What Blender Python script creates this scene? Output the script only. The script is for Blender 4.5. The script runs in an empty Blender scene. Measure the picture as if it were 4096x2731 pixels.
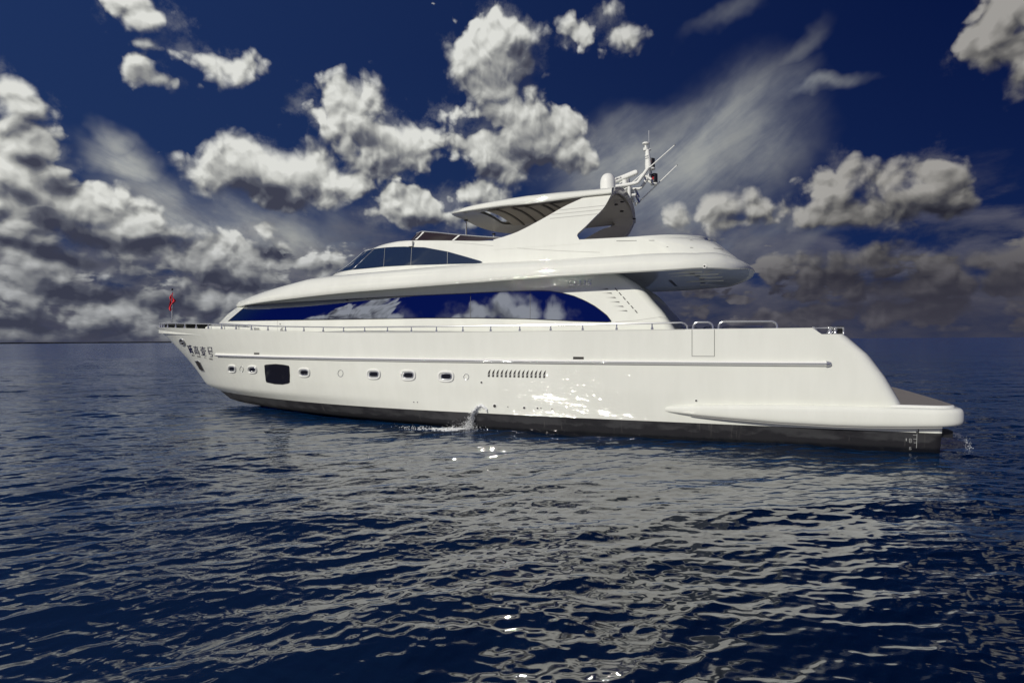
import bpy, bmesh, math, random
import numpy as np
random.seed(7); rng = np.random.default_rng(11)
sc = bpy.context.scene
COL = sc.collection
R = math.radians

# ------------------------------------------------------------------ camera
FPX, CX, CY = 2264.0, 2048.0, 1365.5          # focal length and centre for a 4096 px wide frame
TH = R(21.0)
CAM = np.array([-5.27, -21.4, 3.1])
ROLL = math.atan((1374.2 - 1348.6) / 4096)
PIT = -math.atan((CY - 1361.4) / FPX)
_r0 = np.array([math.cos(TH), math.sin(TH), 0.0]); _d0 = np.array([-math.sin(TH), math.cos(TH), 0.0]); _u0 = np.array([0, 0, 1.0])
CD = _d0 * math.cos(PIT) + _u0 * math.sin(PIT)
_u1 = _u0 * math.cos(PIT) - _d0 * math.sin(PIT)
CR = _r0 * math.cos(ROLL) - _u1 * math.sin(ROLL)
CU = _u1 * math.cos(ROLL) + _r0 * math.sin(ROLL)
cd = bpy.data.cameras.new("camera"); cam = bpy.data.objects.new("camera", cd); COL.objects.link(cam)
from mathutils import Matrix, Vector
m = Matrix(((CR[0], CU[0], -CD[0], CAM[0]), (CR[1], CU[1], -CD[1], CAM[1]), (CR[2], CU[2], -CD[2], CAM[2]), (0, 0, 0, 1)))
cam.matrix_world = m
cd.sensor_width = 36.0; cd.lens = 36.0 * FPX / 4096
cd.clip_start = 0.1; cd.clip_end = 60000
sc.camera = cam
sc.view_settings.view_transform = 'Standard'; sc.view_settings.look = 'None'
sc.view_settings.exposure = 0.0; sc.view_settings.gamma = 1.0
try:
    sc.cycles.sample_clamp_indirect = 0.0
    sc.cycles.use_denoising = True
    sc.cycles.blur_glossy = 4.0
    sc.cycles.max_bounces = 8
except Exception:
    pass

def ray(x, y): return CD + (x - CX) / FPX * CR - (y - CY) / FPX * CU
def at(x, y, Y):
    v = ray(x, y); return CAM + (Y - CAM[1]) / v[1] * v
def atz(x, y, Z):
    v = ray(x, y); return CAM + (Z - CAM[2]) / v[2] * v

# ------------------------------------------------------------------ sun
SUN_EL = R(29.0)
_sx = -0.30
SUN = np.array([_sx, -math.sqrt(max(0, math.cos(SUN_EL) ** 2 - _sx ** 2)), math.sin(SUN_EL)])
ld = bpy.data.lights.new("sun", 'SUN'); ld.energy = 3.2; ld.angle = R(0.53); ld.color = (1.0, 0.955, 0.86)
lo = bpy.data.objects.new("sun", ld); COL.objects.link(lo)
lo.rotation_euler = Vector(SUN).to_track_quat('Z', 'Y').to_euler()
lo.location = (-20, -40, 40)

# ------------------------------------------------------------------ node helper
class NT:
    def __init__(s, tree): s.t = tree
    def n(s, typ, **kw):
        nd = s.t.nodes.new(typ)
        for k, v in kw.items(): setattr(nd, k, v)
        return nd
    def link(s, a, b): s.t.links.new(a, b)
    def put(s, sock, v):
        if isinstance(v, bpy.types.NodeSocket): s.link(v, sock)
        elif v is not None: sock.default_value = v
    def math(s, op, a, b=None, c=None, clamp=False):
        nd = s.n('ShaderNodeMath', operation=op, use_clamp=clamp)
        s.put(nd.inputs[0], a)
        if b is not None: s.put(nd.inputs[1], b)
        if c is not None: s.put(nd.inputs[2], c)
        return nd.outputs[0]
    def vm(s, op, a, b=None, c=None, scale=None):
        nd = s.n('ShaderNodeVectorMath', operation=op)
        s.put(nd.inputs[0], a)
        if b is not None: s.put(nd.inputs[1], b)
        if c is not None: s.put(nd.inputs[2], c)
        if scale is not None: s.put(nd.inputs['Scale'], scale)
        return nd.outputs['Value'] if op in ('LENGTH', 'DOT_PRODUCT', 'DISTANCE') else nd.outputs[0]
    def noise(s, vec, scale, detail=4.0, rough=0.55, lac=2.0, dist=0.0, typ='FBM', dim='3D', col=False):
        nd = s.n('ShaderNodeTexNoise', noise_dimensions=dim)
        nd.noise_type = typ
        if typ == 'FBM': nd.normalize = True
        s.put(nd.inputs['Vector'], vec); s.put(nd.inputs['Scale'], scale)
        nd.inputs['Detail'].default_value = detail; nd.inputs['Roughness'].default_value = rough
        nd.inputs['Lacunarity'].default_value = lac; nd.inputs['Distortion'].default_value = dist
        return nd.outputs['Color' if col else 0]
    def rng(s, v, a, b, c=0.0, d=1.0, typ='SMOOTHSTEP'):
        nd = s.n('ShaderNodeMapRange', interpolation_type=typ)
        s.put(nd.inputs[0], v); s.put(nd.inputs[1], a); s.put(nd.inputs[2], b); s.put(nd.inputs[3], c); s.put(nd.inputs[4], d)
        return nd.outputs[0]
    def mix(s, f, a, b, blend='MIX'):
        nd = s.n('ShaderNodeMix', data_type='RGBA', blend_type=blend)
        s.put(nd.inputs[0], f)
        s.put(nd.inputs[6], a if isinstance(a, bpy.types.NodeSocket) else (*a, 1.0) if len(a) == 3 else a)
        s.put(nd.inputs[7], b if isinstance(b, bpy.types.NodeSocket) else (*b, 1.0) if len(b) == 3 else b)
        return nd.outputs[2]

# ------------------------------------------------------------------ world: Nishita daylight and clouds by direction
#SKY_BEGIN
w = bpy.data.worlds.new("World"); sc.world = w; w.use_nodes = True
wt_ = w.node_tree; wt_.nodes.clear(); T = NT(wt_)
try:
    w.cycles.sampling_method = 'MANUAL'; w.cycles.sample_map_resolution = 512
except Exception: pass
def azel(x, y):
    """picture point (2352 px wide frame) -> azimuth right of the photo's axis, elevation"""
    v = ray(x * 4096 / 2352, y * 4096 / 2352); v = v / np.linalg.norm(v)
    return math.atan2(v @ _r0, v @ _d0), math.asin(v[2])
BS = 1.0
def blob(x, y, rx, ry):
    a0, e0 = azel(x, y); a1, _ = azel(x + rx, y); a2, _ = azel(x - rx, y); _, e1 = azel(x, y - ry); _, e2 = azel(x, y + ry)
    return (a0, e0, (a1 - a2) / 2 * BS, (e1 - e2) / 2 * BS)
CUM = [ # x, y, rx, ry of the cumulus heads as seen from the pier
 (600,380,105,58),(520,405,80,45),(690,392,85,52),(800,425,52,34),(640,435,130,40),(745,440,60,30),
 (800,250,80,55),(735,262,45,26),(870,300,85,60),(935,335,60,50),(780,208,26,22),(895,372,75,40),(960,320,36,30),
 (960,468,105,40),(1060,452,80,36),(885,488,55,22),(1010,492,95,26),(1105,452,40,22),
 (1142,30,20,34),(1130,92,74,52),(1195,82,48,36),(1088,135,52,45),(1170,155,72,58),(1110,192,52,40),(1055,255,46,36),(1150,262,85,50),(1100,325,72,52),(1200,312,85,55),(1305,302,50,42),(1285,352,78,40),(1175,385,80,42),(1345,330,26,26),
 (1345,72,42,26),(1412,82,34,30),(1402,22,22,24),
 (322,28,50,20),(372,42,20,10),(412,35,20,9),(425,112,62,15),(480,132,55,18),(535,150,32,15),(372,180,20,7),(325,158,10,12),
 (18,212,36,28),(58,243,36,12),
 (45,312,55,26),(40,355,85,50),(110,350,40,45),(135,405,50,50),(45,450,105,48),(200,440,50,20),(205,470,66,42),(120,500,130,48),(285,502,82,36),(245,545,120,40),(345,545,75,30),(60,570,120,40),(330,490,40,20),(420,535,45,18),
 (1150,212,78,42),(70,430,110,80),(165,480,120,60),(310,555,140,42),(190,600,190,36),(80,655,120,34),(470,600,120,26),
 (592,525,60,30),(540,555,60,24),(640,562,60,22),(570,578,70,18),
 (45,605,85,22),(140,655,100,24),(270,625,85,20),(60,660,80,26),(330,668,90,18),(420,605,90,24),(520,640,80,18),(620,625,80,18),(720,612,60,15),(440,690,90,16),(165,728,100,24),(60,745,60,18),(560,675,70,13),
 (2130,390,68,38),(2060,402,80,32),(2180,412,38,28),(1925,398,50,32),(1875,412,32,18),(2100,452,100,40),(2005,488,95,34),(1890,494,95,30),(1812,482,36,22),(2150,470,40,26),
 (1670,485,70,24),(1615,505,50,16),(1732,490,28,18),(1685,515,70,14),
 (2320,25,95,62),(2270,80,45,34),(2335,108,55,40),(2345,185,16,22),
 (1985,600,95,26),(2110,655,130,30),(1895,640,55,16),(2280,590,70,20),(2325,650,80,44),(1790,605,42,13),(1870,725,130,22),(2110,715,150,24),
]
BS = .97; B_ = [blob(*c) for c in CUM]; BS = 1.0
# clouds behind the photographer, seen mirrored in the saloon glass, and a scatter over the rest of the sky, big unseen ones added for fill light
d2 = math.pi / 180
for a, e, ra, re in [(-106,19.0,3.5,2.2),(-112,20,4.6,4.2),(-118.5,18.6,4.5,5),(-124,16.4,2.8,2.4),(-127.8,14.9,1.6,.8),(-134.2,15.7,1.6,.8),(-137.2,16.6,2.2,1.2),(-140.2,16.2,2.2,.9),(-138.6,17.8,1.6,.7),(-144.8,15.2,1.0,.7),(-100,44,14,7),(-132,50,16,8),(-160,42,14,7),(175,55,18,8),(152,38,12,6),(120,48,16,8),(88,50,14,7),(-78,55,12,7),(-160,24,9,4),(170,18,10,4),(140,26,8,4),(115,20,9,4),(88,30,8,5),(75,14,9,4),(-80,12,8,4)]:
    B_.append((a * d2, e * d2, ra * d2, re * d2))
def blob_group():
    g = bpy.data.node_groups.new("cloud_heads", 'ShaderNodeTree')
    g.interface.new_socket("P", in_out='INPUT', socket_type='NodeSocketVector'); g.interface.new_socket("F", in_out='OUTPUT', socket_type='NodeSocketFloat')
    t = NT(g); i = t.n('NodeGroupInput'); o = t.n('NodeGroupOutput'); acc = None
    for a, e, ra, re in B_:
        k = .5 * (min(ra, re) + .5 * (ra + re) * .5)
        L = t.vm('LENGTH', t.vm('MULTIPLY_ADD', i.outputs[0], (1 / ra, 1 / re, 0), (-a / ra, -e / re, 0)))
        d = t.math('MULTIPLY_ADD', L, k, -k)
        acc = d if acc is None else t.math('SMOOTH_MIN', acc, d, .014)
    # the unbroken field of small heads low over the sea
    sx_ = t.n('ShaderNodeSeparateXYZ'); t.link(i.outputs[0], sx_.inputs[0]); a_, e_ = sx_.outputs[0], sx_.outputs[1]
    nz = t.noise(t.vm('MULTIPLY', i.outputs[0], (1.0, 2.3, 1.0)), 11.0, 5, .56)
    thr = t.math('ADD', t.rng(e_, .10, .26, .0, .32), t.rng(a_, -.30, .10, .455, .535))
    thr = t.math('ADD', thr, t.rng(t.math('ABSOLUTE', a_), 1.1, 1.5, 0.0, .5))
    gl = t.math('MULTIPLY', t.math('SUBTRACT', nz, thr), .17)
    t.link(t.math('SMOOTH_MAX', t.math('MULTIPLY', acc, -1.0), gl, .01), o.inputs[0])
    return g
GB = blob_group()
def heads(p):
    nd = T.n('ShaderNodeGroup'); nd.node_tree = GB; T.put(nd.inputs[0], p); return nd.outputs[0]
def billow_group():
    g = bpy.data.node_groups.new("billows", 'ShaderNodeTree')
    g.interface.new_socket("P", in_out='INPUT', socket_type='NodeSocketVector'); g.interface.new_socket("B", in_out='OUTPUT', socket_type='NodeSocketFloat')
    t = NT(g); i = t.n('NodeGroupInput'); o = t.n('NodeGroupOutput'); acc = None
    wp = t.vm('MULTIPLY_ADD', t.vm('SUBTRACT', t.noise(i.outputs[0], 14.0, 2, col=True), (.5, .5, .5)), (.035, .035, .035), i.outputs[0])
    for sc_, am in ((11, .50), (25, .25), (52, .115), (110, .042)):
        v = t.n('ShaderNodeTexVoronoi', feature='SMOOTH_F1', voronoi_dimensions='2D'); t.link(wp, v.inputs['Vector']); v.inputs['Scale'].default_value = sc_
        v.inputs['Smoothness'].default_value = .22
        x = t.math('MULTIPLY', t.math('SUBTRACT', .55, v.outputs['Distance']), am)
        acc = x if acc is None else t.math('ADD', acc, x)
    t.link(acc, o.inputs[0]); return g
GV = billow_group()
def billow(p):
    nd = T.n('ShaderNodeGroup'); nd.node_tree = GV; T.put(nd.inputs[0], p); return nd.outputs[0]

D = T.vm('NORMALIZE', T.n('ShaderNodeTexCoord').outputs['Generated'])
fx = T.vm('DOT_PRODUCT', D, tuple(_r0)); fy = T.vm('DOT_PRODUCT', D, tuple(_d0))
sp = T.n('ShaderNodeSeparateXYZ'); T.link(D, sp.inputs[0]); dz = sp.outputs[2]
az = T.math('ARCTAN2', fx, fy); el = T.math('ARCSINE', dz)
cb_ = T.n('ShaderNodeCombineXYZ'); T.link(az, cb_.inputs[0]); T.link(el, cb_.inputs[1]); P0 = cb_.outputs[0]
# clear sky: Nishita daylight, deepened as through a polarising filter
sky = T.n('ShaderNodeTexSky', sky_type='NISHITA'); sky.sun_disc = False
sky.sun_elevation = SUN_EL; sky.sun_rotation = math.atan2(SUN[0], SUN[1]); sky.air_density = 1.0; sky.dust_density = .3; sky.ozone_density = 3.0
hz = T.rng(el, .0, .45, 1.0, 0.0, 'LINEAR')
right = T.rng(az, -.75, .85, 0.0, 1.0, 'LINEAR')
front = T.rng(T.math('ABSOLUTE', az), 1.0, 1.5, 1.0, 0.0)
clear = T.mix(right, (.0125, .031, .105), (.0006, .0030, .030))
clear = T.mix(T.math('MULTIPLY', T.math('MULTIPLY', hz, .6), T.rng(az, -.2, .7, 1.0, .35)), clear, (.016, .036, .090))
clear = T.mix(front, (.003, .011, .135), clear)
nish = T.mix(1.0, sky.outputs[0], (.010, .022, .075), 'MULTIPLY')
clear = T.mix(.05, clear, nish)
dimr = T.rng(az, -.15, .75, 1.0, .40, 'LINEAR')          # the cloud light falls off towards the right
# high veils and streaks
def soft(x, y, rx, ry, rot=0.0, pp=None):
    a, e, ra, re = blob(x, y, rx, ry)
    q = T.vm('SUBTRACT', pp or P0, (a, e, 0))
    vr = T.n('ShaderNodeVectorRotate', rotation_type='Z_AXIS'); T.link(q, vr.inputs['Vector']); vr.inputs['Angle'].default_value = rot
    L = T.vm('LENGTH', T.vm('MULTIPLY', vr.outputs[0], (1 / ra, 1 / re, 0)))
    return T.rng(L, 1.0, .0)
def streaks(rot, sc_, st=(1, 4, 1)):
    vr = T.n('ShaderNodeVectorRotate', rotation_type='Z_AXIS'); T.link(P0, vr.inputs['Vector']); vr.inputs['Angle'].default_value = rot
    return T.noise(T.vm('MULTIPLY', vr.outputs[0], st), sc_, 7, .6, dist=.4)
s1 = streaks(R(-32), 5.0); s2 = streaks(R(24), 6.0); fine = T.noise(P0, 18, 8, .62)
PV = T.vm('MULTIPLY_ADD', T.vm('SUBTRACT', T.noise(P0, 3.2, 5, .55, col=True), (.5, .5, .5)), (.30, .22, 0), P0)
veil = None
for (x, y, rx, ry, rot, am, which) in [
    (1580,400,330,190,-30,1.0,1),(1480,420,260,170,0,1.0,1),(1500,300,200,70,-8,.5,1),(1640,330,260,75,-42,.75,1),(1850,205,150,24,-4,.75,1),(1740,250,170,60,-28,.55,1),(1800,150,160,40,-40,.30,1),(1620,50,120,35,-15,.25,1),(1430,420,160,110,0,.7,1),(1640,470,150,90,-20,.6,1),
    (280,372,150,60,16,1.15,2),(245,325,70,50,40,.8,2),(330,385,100,30,22,.8,2),(250,320,45,30,40,.55,2),(430,480,280,80,20,.9,2),(650,540,320,110,15,.9,2),(330,430,180,60,10,.5,2),(800,560,160,90,0,.4,2),
    (1780,585,160,26,-8,.55,1),(1700,560,200,60,0,.5,1)]:
    b = T.math('MULTIPLY', soft(x, y, rx * 1.1, ry * 1.15, R(rot), PV), am)
    veil = b if veil is None else T.math('MAXIMUM', veil, b)
st_ = T.math('ADD', T.math('MULTIPLY', T.mix(T.rng(az, -.15, .1), s2, s1), .5), T.math('ADD', T.math('MULTIPLY', fine, .15), T.math('MULTIPLY', T.noise(P0, 5.5, 6, .55, dist=.6), .35)))
va = T.math('MULTIPLY', veil, T.rng(st_, .22, .58, .38, 1.0))
vcol = T.mix(right, (.46, .475, .465), (.31, .325, .335))
vcol = T.mix(1.0, vcol, T.mix(T.rng(st_, .35, .7), (.55, .58, .68), (1.1, 1.08, 1.0)), 'MULTIPLY')
col = T.mix(T.math('MINIMUM', T.math('MULTIPLY', va, 1.0), .94), clear, vcol)
# low grey bank along the horizon
lowp = T.vm('MULTIPLY', P0, (1.0, 2.4, 1.0))
ln = T.noise(lowp, 7.0, 8, .58, dist=.3); ln2 = T.noise(T.vm('ADD', lowp, (.0, .045, .0)), 7.0, 8, .58, dist=.3)
lowm = T.math('MULTIPLY', T.rng(el, .30, .05), T.rng(T.math('ADD', ln, T.rng(el, .34, .0, -.16, .18)), .40, .58))
lowm = T.math('MULTIPLY', lowm, T.rng(T.math('ABSOLUTE', az), 1.6, 1.2))
lit = T.math('MULTIPLY_ADD', T.math('SUBTRACT', ln, ln2), 2.6, .42, clamp=True)
lc = T.mix(lit, (.026, .036, .078), (.150, .152, .172))
lc = T.mix(T.rng(el, .13, .02), lc, T.mix(lit, (.026, .034, .070), (.068, .068, .088)))
lc = T.mix(1.0, lc, T.mix(right, (1.25, 1.2, 1.15), (.92, .90, .95)), 'MULTIPLY')
col = T.mix(T.math('MULTIPLY', lowm, .93), col, lc)
# cumulus
wob = T.vm('SUBTRACT', T.noise(P0, 9.0, 2, .5, col=True), (.5, .5, .5))
P1 = T.vm('MULTIPLY_ADD', wob, (.034, .028, 0), P0)
wob2 = T.vm('SUBTRACT', T.noise(P0, 40.0, 3, .5, col=True), (.5, .5, .5))
P2 = T.vm('MULTIPLY_ADD', wob2, (.012, .010, 0), P0)
Ls = (-.42, .91)
def shift(p, d): return T.vm('ADD', p, (Ls[0] * d, Ls[1] * d, 0))
F0 = heads(P1); F1 = heads(shift(P1, .045))
N0 = billow(P2); N1 = billow(shift(P2, .011))
fr = T.noise(P0, 60, 5, .62)
dens = T.math('ADD', T.math('ADD', F0, T.math('MULTIPLY_ADD', N0, .070, -.0065)), T.math('MULTIPLY_ADD', fr, .010, -.005))
big = T.math('MULTIPLY', T.math('SUBTRACT', F0, F1), 1 / .045)
rim = T.rng(F0, .022, -.004)                                # relief is crisp near the lit margins, soft inside
det = T.math('MULTIPLY', T.math('SUBTRACT', N0, N1), T.math('MULTIPLY_ADD', rim, 1.5, 2.5))
grain = T.math('MULTIPLY_ADD', T.noise(P0, 7, 4, .5), .36, -.18)
PS = T.vm('MULTIPLY_ADD', wob, (.12, .10, 0), P2)
shade = None                                                # thick, unlit undersides
for (x, y, rx, ry, k_) in [(620,440,150,44,1.0),(520,425,80,30,.5),(710,415,70,45,.5),(860,295,75,50,.5),(880,370,90,45,.45),(930,345,60,50,.25),
    (990,502,130,26,.55),(1090,480,60,30,.35),(1190,150,75,60,.6),(1130,275,60,40,.35),(1200,335,110,60,.35),(1270,372,130,50,.65),(1110,402,100,42,.5),(1225,205,60,40,.5),
    (60,385,95,45,1.0),(140,430,70,50,.7),(40,478,120,34,.8),(180,525,130,40,.9),(310,548,120,36,1.0),(130,592,170,32,.9),(430,562,90,28,.9),(625,565,100,30,1.0),(230,672,170,30,.9),(560,645,210,34,.7),(120,770,190,40,.9),(400,690,150,30,.8),
    (2120,475,150,48,.55),(1995,510,120,30,.4),(2195,430,50,42,.4),(1690,515,100,22,.5),(2000,640,210,46,.75),(2110,700,190,44,.6),(2300,655,120,45,.55),(1860,735,170,26,.5)]:
    b = T.math('MULTIPLY', soft(x, y, rx * 1.12, ry * 1.12, 0.0, PS), k_)
    shade = b if shade is None else T.math('MAXIMUM', shade, b)
lum = T.math('ADD', T.math('MULTIPLY_ADD', big, .60, .66), T.math('ADD', det, grain))
lum = T.math('ADD', T.math('SUBTRACT', lum, T.math('MULTIPLY', shade, 1.05)), T.math('MULTIPLY_ADD', fr, .06, -.03))
lowc = T.math('MULTIPLY', T.rng(el, .20, .09), T.rng(T.math('ABSOLUTE', az), 1.3, 1.1))
lum = T.math('MULTIPLY_ADD', lowc, -.13, lum)
lum = T.rng(lum, -.18, 1.12, 0, 1, 'LINEAR')
ramp = T.n('ShaderNodeValToRGB'); T.link(lum, ramp.inputs[0]); cr = ramp.color_ramp
cr.elements[0].position = 0; cr.elements[0].color = (.048, .052, .080, 1); cr.elements[1].position = 1; cr.elements[1].color = (.72, .725, .685, 1)
for p_, c_ in ((.28, (.115, .122, .150, 1)), (.55, (.30, .305, .30, 1)), (.80, (.53, .535, .505, 1))):
    e_ = cr.elements.new(p_); e_.color = c_
cc = T.mix(1.0, ramp.outputs[0], T.mix(T.rng(az, -.05, .62), (1, 1, 1), (.47, .45, .45)), 'MULTIPLY')
lowdim = T.math('MULTIPLY', T.rng(el, .22, .07), T.rng(T.math('ABSOLUTE', az), 1.3, 1.1))
cc = T.mix(lowdim, cc, T.mix(1.0, cc, T.mix(T.rng(az, -.4, .3), (.72, .73, .78), (.27, .265, .30)), 'MULTIPLY'))
cc = T.mix(T.math('MULTIPLY', T.rng(el, .20, .0), T.rng(az, -.4, .3, .20, .52)), cc, T.mix(T.rng(az, -.4, .3), (.085, .095, .135), (.080, .078, .108)))
sf = T.rng(T.noise(P0, 6.0, 3, .5), .38, .66)
a_ = T.rng(dens, T.math('MULTIPLY_ADD', sf, -.006, -.004), T.math('MULTIPLY_ADD', sf, .009, .005))
thin = T.math('MULTIPLY', T.rng(T.math('ADD', F0, T.math('MULTIPLY_ADD', fine, .10, -.055)), -.014, .012), .20)
alpha = T.math('MULTIPLY', T.math('MAXIMUM', a_, thin), T.rng(el, -.005, .02))
col = T.mix(alpha, col, cc)
# below the horizon: open water colour (the sea mesh covers it)
col = T.mix(T.rng(el, -.001, -.02), col, (.006, .02, .06))
bg = T.n('ShaderNodeBackground'); T.link(T.mix(1.0, col, (10.0, 10.0, 10.0), 'MULTIPLY'), bg.inputs[0]); bg.inputs[1].default_value = 0.1
ow = T.n('ShaderNodeOutputWorld'); T.link(bg.outputs[0], ow.inputs[0])
#SKY_END

# ------------------------------------------------------------------ materials
def base_mat(name, col, rough=0.5, metal=0.0, coat=0.0, coat_rough=0.03, spec=0.5, ior=1.5):
    mt = bpy.data.materials.new(name); mt.use_nodes = True
    b = mt.node_tree.nodes['Principled BSDF']
    b.inputs['Base Color'].default_value = (*col, 1); b.inputs['Roughness'].default_value = rough
    b.inputs['Metallic'].default_value = metal; b.inputs['IOR'].default_value = ior
    b.inputs['Specular IOR Level'].default_value = spec
    b.inputs['Coat Weight'].default_value = coat; b.inputs['Coat Roughness'].default_value = coat_rough
    return mt, NT(mt.node_tree), b

def gelcoat():
    mt, t, b = base_mat('white_gelcoat', (.78, .795, .725), .6, coat=1.0, coat_rough=.03, spec=.15)
    b.inputs['Coat IOR'].default_value = 1.75; b.inputs['Coat Roughness'].default_value = .018
    P = t.n('ShaderNodeTexCoord').outputs['Object']
    big = t.noise(P, .35, 3)
    sm = t.noise(t.vm('MULTIPLY', P, (1.2, 1.2, .25)), 2.2, 5, .6)
    f = t.math('ADD', t.math('MULTIPLY', big, .5), t.math('MULTIPLY', sm, .5))
    c = t.mix(t.rng(f, .35, .65), (.765, .78, .71), (.81, .825, .755))
    # faint runs of weathering down the topsides
    st = t.noise(t.vm('MULTIPLY', P, (5.0, 5.0, .12)), 1.0, 4, .6)
    sep = t.n('ShaderNodeSeparateXYZ'); t.link(P, sep.inputs[0])
    low = t.rng(sep.outputs[2], 2.2, .5)
    c = t.mix(t.math('MULTIPLY', t.math('MULTIPLY', t.rng(st, .55, .75), low), .10), c, (.62, .62, .56))
    t.link(c, b.inputs['Base Color'])
    bm = t.n('ShaderNodeBump'); bm.inputs['Strength'].default_value = .06; bm.inputs['Distance'].default_value = .05
    t.link(t.noise(P, .8, 2), bm.inputs['Height'])
    t.link(bm.outputs[0], b.inputs['Normal']); t.link(bm.outputs[0], b.inputs['Coat Normal'])
    return mt
M_WHITE = gelcoat()
M_TRIM = base_mat('white_trim', (.79, .80, .76), .45, coat=.5, spec=.2)[0]
M_SOFFIT = base_mat('soffit_shaded', (.38, .42, .47), .4, coat=.8, coat_rough=.08, spec=.3)[0]  # white panel with shade and blue sea reflection put into its base colour
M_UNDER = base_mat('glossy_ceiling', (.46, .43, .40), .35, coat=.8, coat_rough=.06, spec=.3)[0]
M_CHROME = base_mat('polished_steel', (.66, .67, .68), .17, metal=.72)[0]
M_BRIGHT = base_mat('bright_chrome', (.95, .95, .94), .12, metal=.85)[0]
M_STEEL = base_mat('brushed_steel', (.55, .56, .57), .25, metal=1.0)[0]
M_BLACK = base_mat('black_plastic', (.012, .012, .014), .4)[0]
M_DARKHOLE = base_mat('dark_opening', (.018, .016, .015), .6)[0]
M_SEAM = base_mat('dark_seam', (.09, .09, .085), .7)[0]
M_SEAML = base_mat('pale_seam', (.45, .45, .42), .6)[0]
M_GREY = base_mat('grey_rubber', (.28, .28, .27), .5)[0]
M_NAVY = base_mat('navy_lettering', (.008, .008, .05), .4)[0]
M_INK = base_mat('grey_lettering', (.10, .10, .11), .5)[0]
M_PALE = base_mat('pale_lettering', (.42, .43, .42), .5)[0]
M_GLASS = base_mat('mirror_glass', (.32, .34, .42), .012, metal=1.0)[0]
M_GLASS2 = base_mat('tinted_glass', (.015, .028, .055), .10, spec=.9, coat=.6, coat_rough=.08)[0]
M_PORT = base_mat('port_glass', (.012, .012, .016), .06, spec=.6)[0]
M_SCREEN = base_mat('smoked_screen', (.03, .022, .024), .12, spec=.5)[0]
M_COVER = base_mat('dark_canvas', (.006, .007, .006), .85)[0]
M_FABRIC = base_mat('sunroof_fabric', (.36, .32, .28), .8)[0]
M_SLAT = base_mat('sunroof_slat', (.10, .085, .075), .6)[0]
M_RED = base_mat('red_cloth', (.62, .02, .035), .75)[0]
M_LENS = base_mat('lamp_red', (.5, .03, .03), .3)[0]
M_HAZY = base_mat('distant_steel', (.05, .055, .07), .8)[0]

def antifoul():
    mt, t, b = base_mat('black_antifouling', (.02, .02, .024), .55)
    P = t.n('ShaderNodeTexCoord').outputs['Object']
    sep = t.n('ShaderNodeSeparateXYZ'); t.link(P, sep.inputs[0])
    z = sep.outputs[2]
    n1 = t.noise(t.vm('MULTIPLY', P, (1.0, 1.0, 2.6)), 1.3, 6, .62)
    scum = t.math('MULTIPLY', t.rng(t.math('ADD', z, t.math('MULTIPLY', t.math('SUBTRACT', n1, .5), .42)), .28, .36), t.rng(n1, .36, .60))
    c = t.mix(t.math('MULTIPLY', scum, .8), (.012, .012, .016), (.048, .049, .053))
    runs = t.noise(t.vm('MULTIPLY', P, (6.0, 1.0, .35)), 1.0, 5, .65)
    c = t.mix(t.math('MULTIPLY', t.rng(runs, .60, .72), .55), c, (.10, .098, .092))
    rust = t.noise(t.vm('MULTIPLY', P, (2.2, 1.0, .2)), 1.0, 3, .6)
    c = t.mix(t.math('MULTIPLY', t.rng(rust, .68, .74), .5), c, (.06, .03, .024))
    wet = t.rng(z, .10, .20)
    c = t.mix(wet, (.008, .009, .012), c)
    t.link(c, b.inputs['Base Color'])
    t.link(t.rng(z, .06, .2, .12, .6), b.inputs['Roughness'])
    return mt
M_BOTTOM = antifoul()

def teak():
    mt, t, b = base_mat('weathered_teak', (.28, .23, .19), .65)
    P = t.n('ShaderNodeTexCoord').outputs['Object']
    wv = t.n('ShaderNodeTexWave', wave_type='BANDS', bands_direction='X'); t.link(P, wv.inputs[0]); wv.inputs['Scale'].default_value = 4.5
    g = t.noise(t.vm('MULTIPLY', P, (6, .6, 1)), 3, 5)
    c = t.mix(g, (.22, .195, .175), (.30, .28, .26))
    c = t.mix(t.rng(wv.outputs[1], .06, .02), c, (.03, .027, .025))
    t.link(c, b.inputs['Base Color'])
    return mt
M_TEAK = teak()

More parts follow.
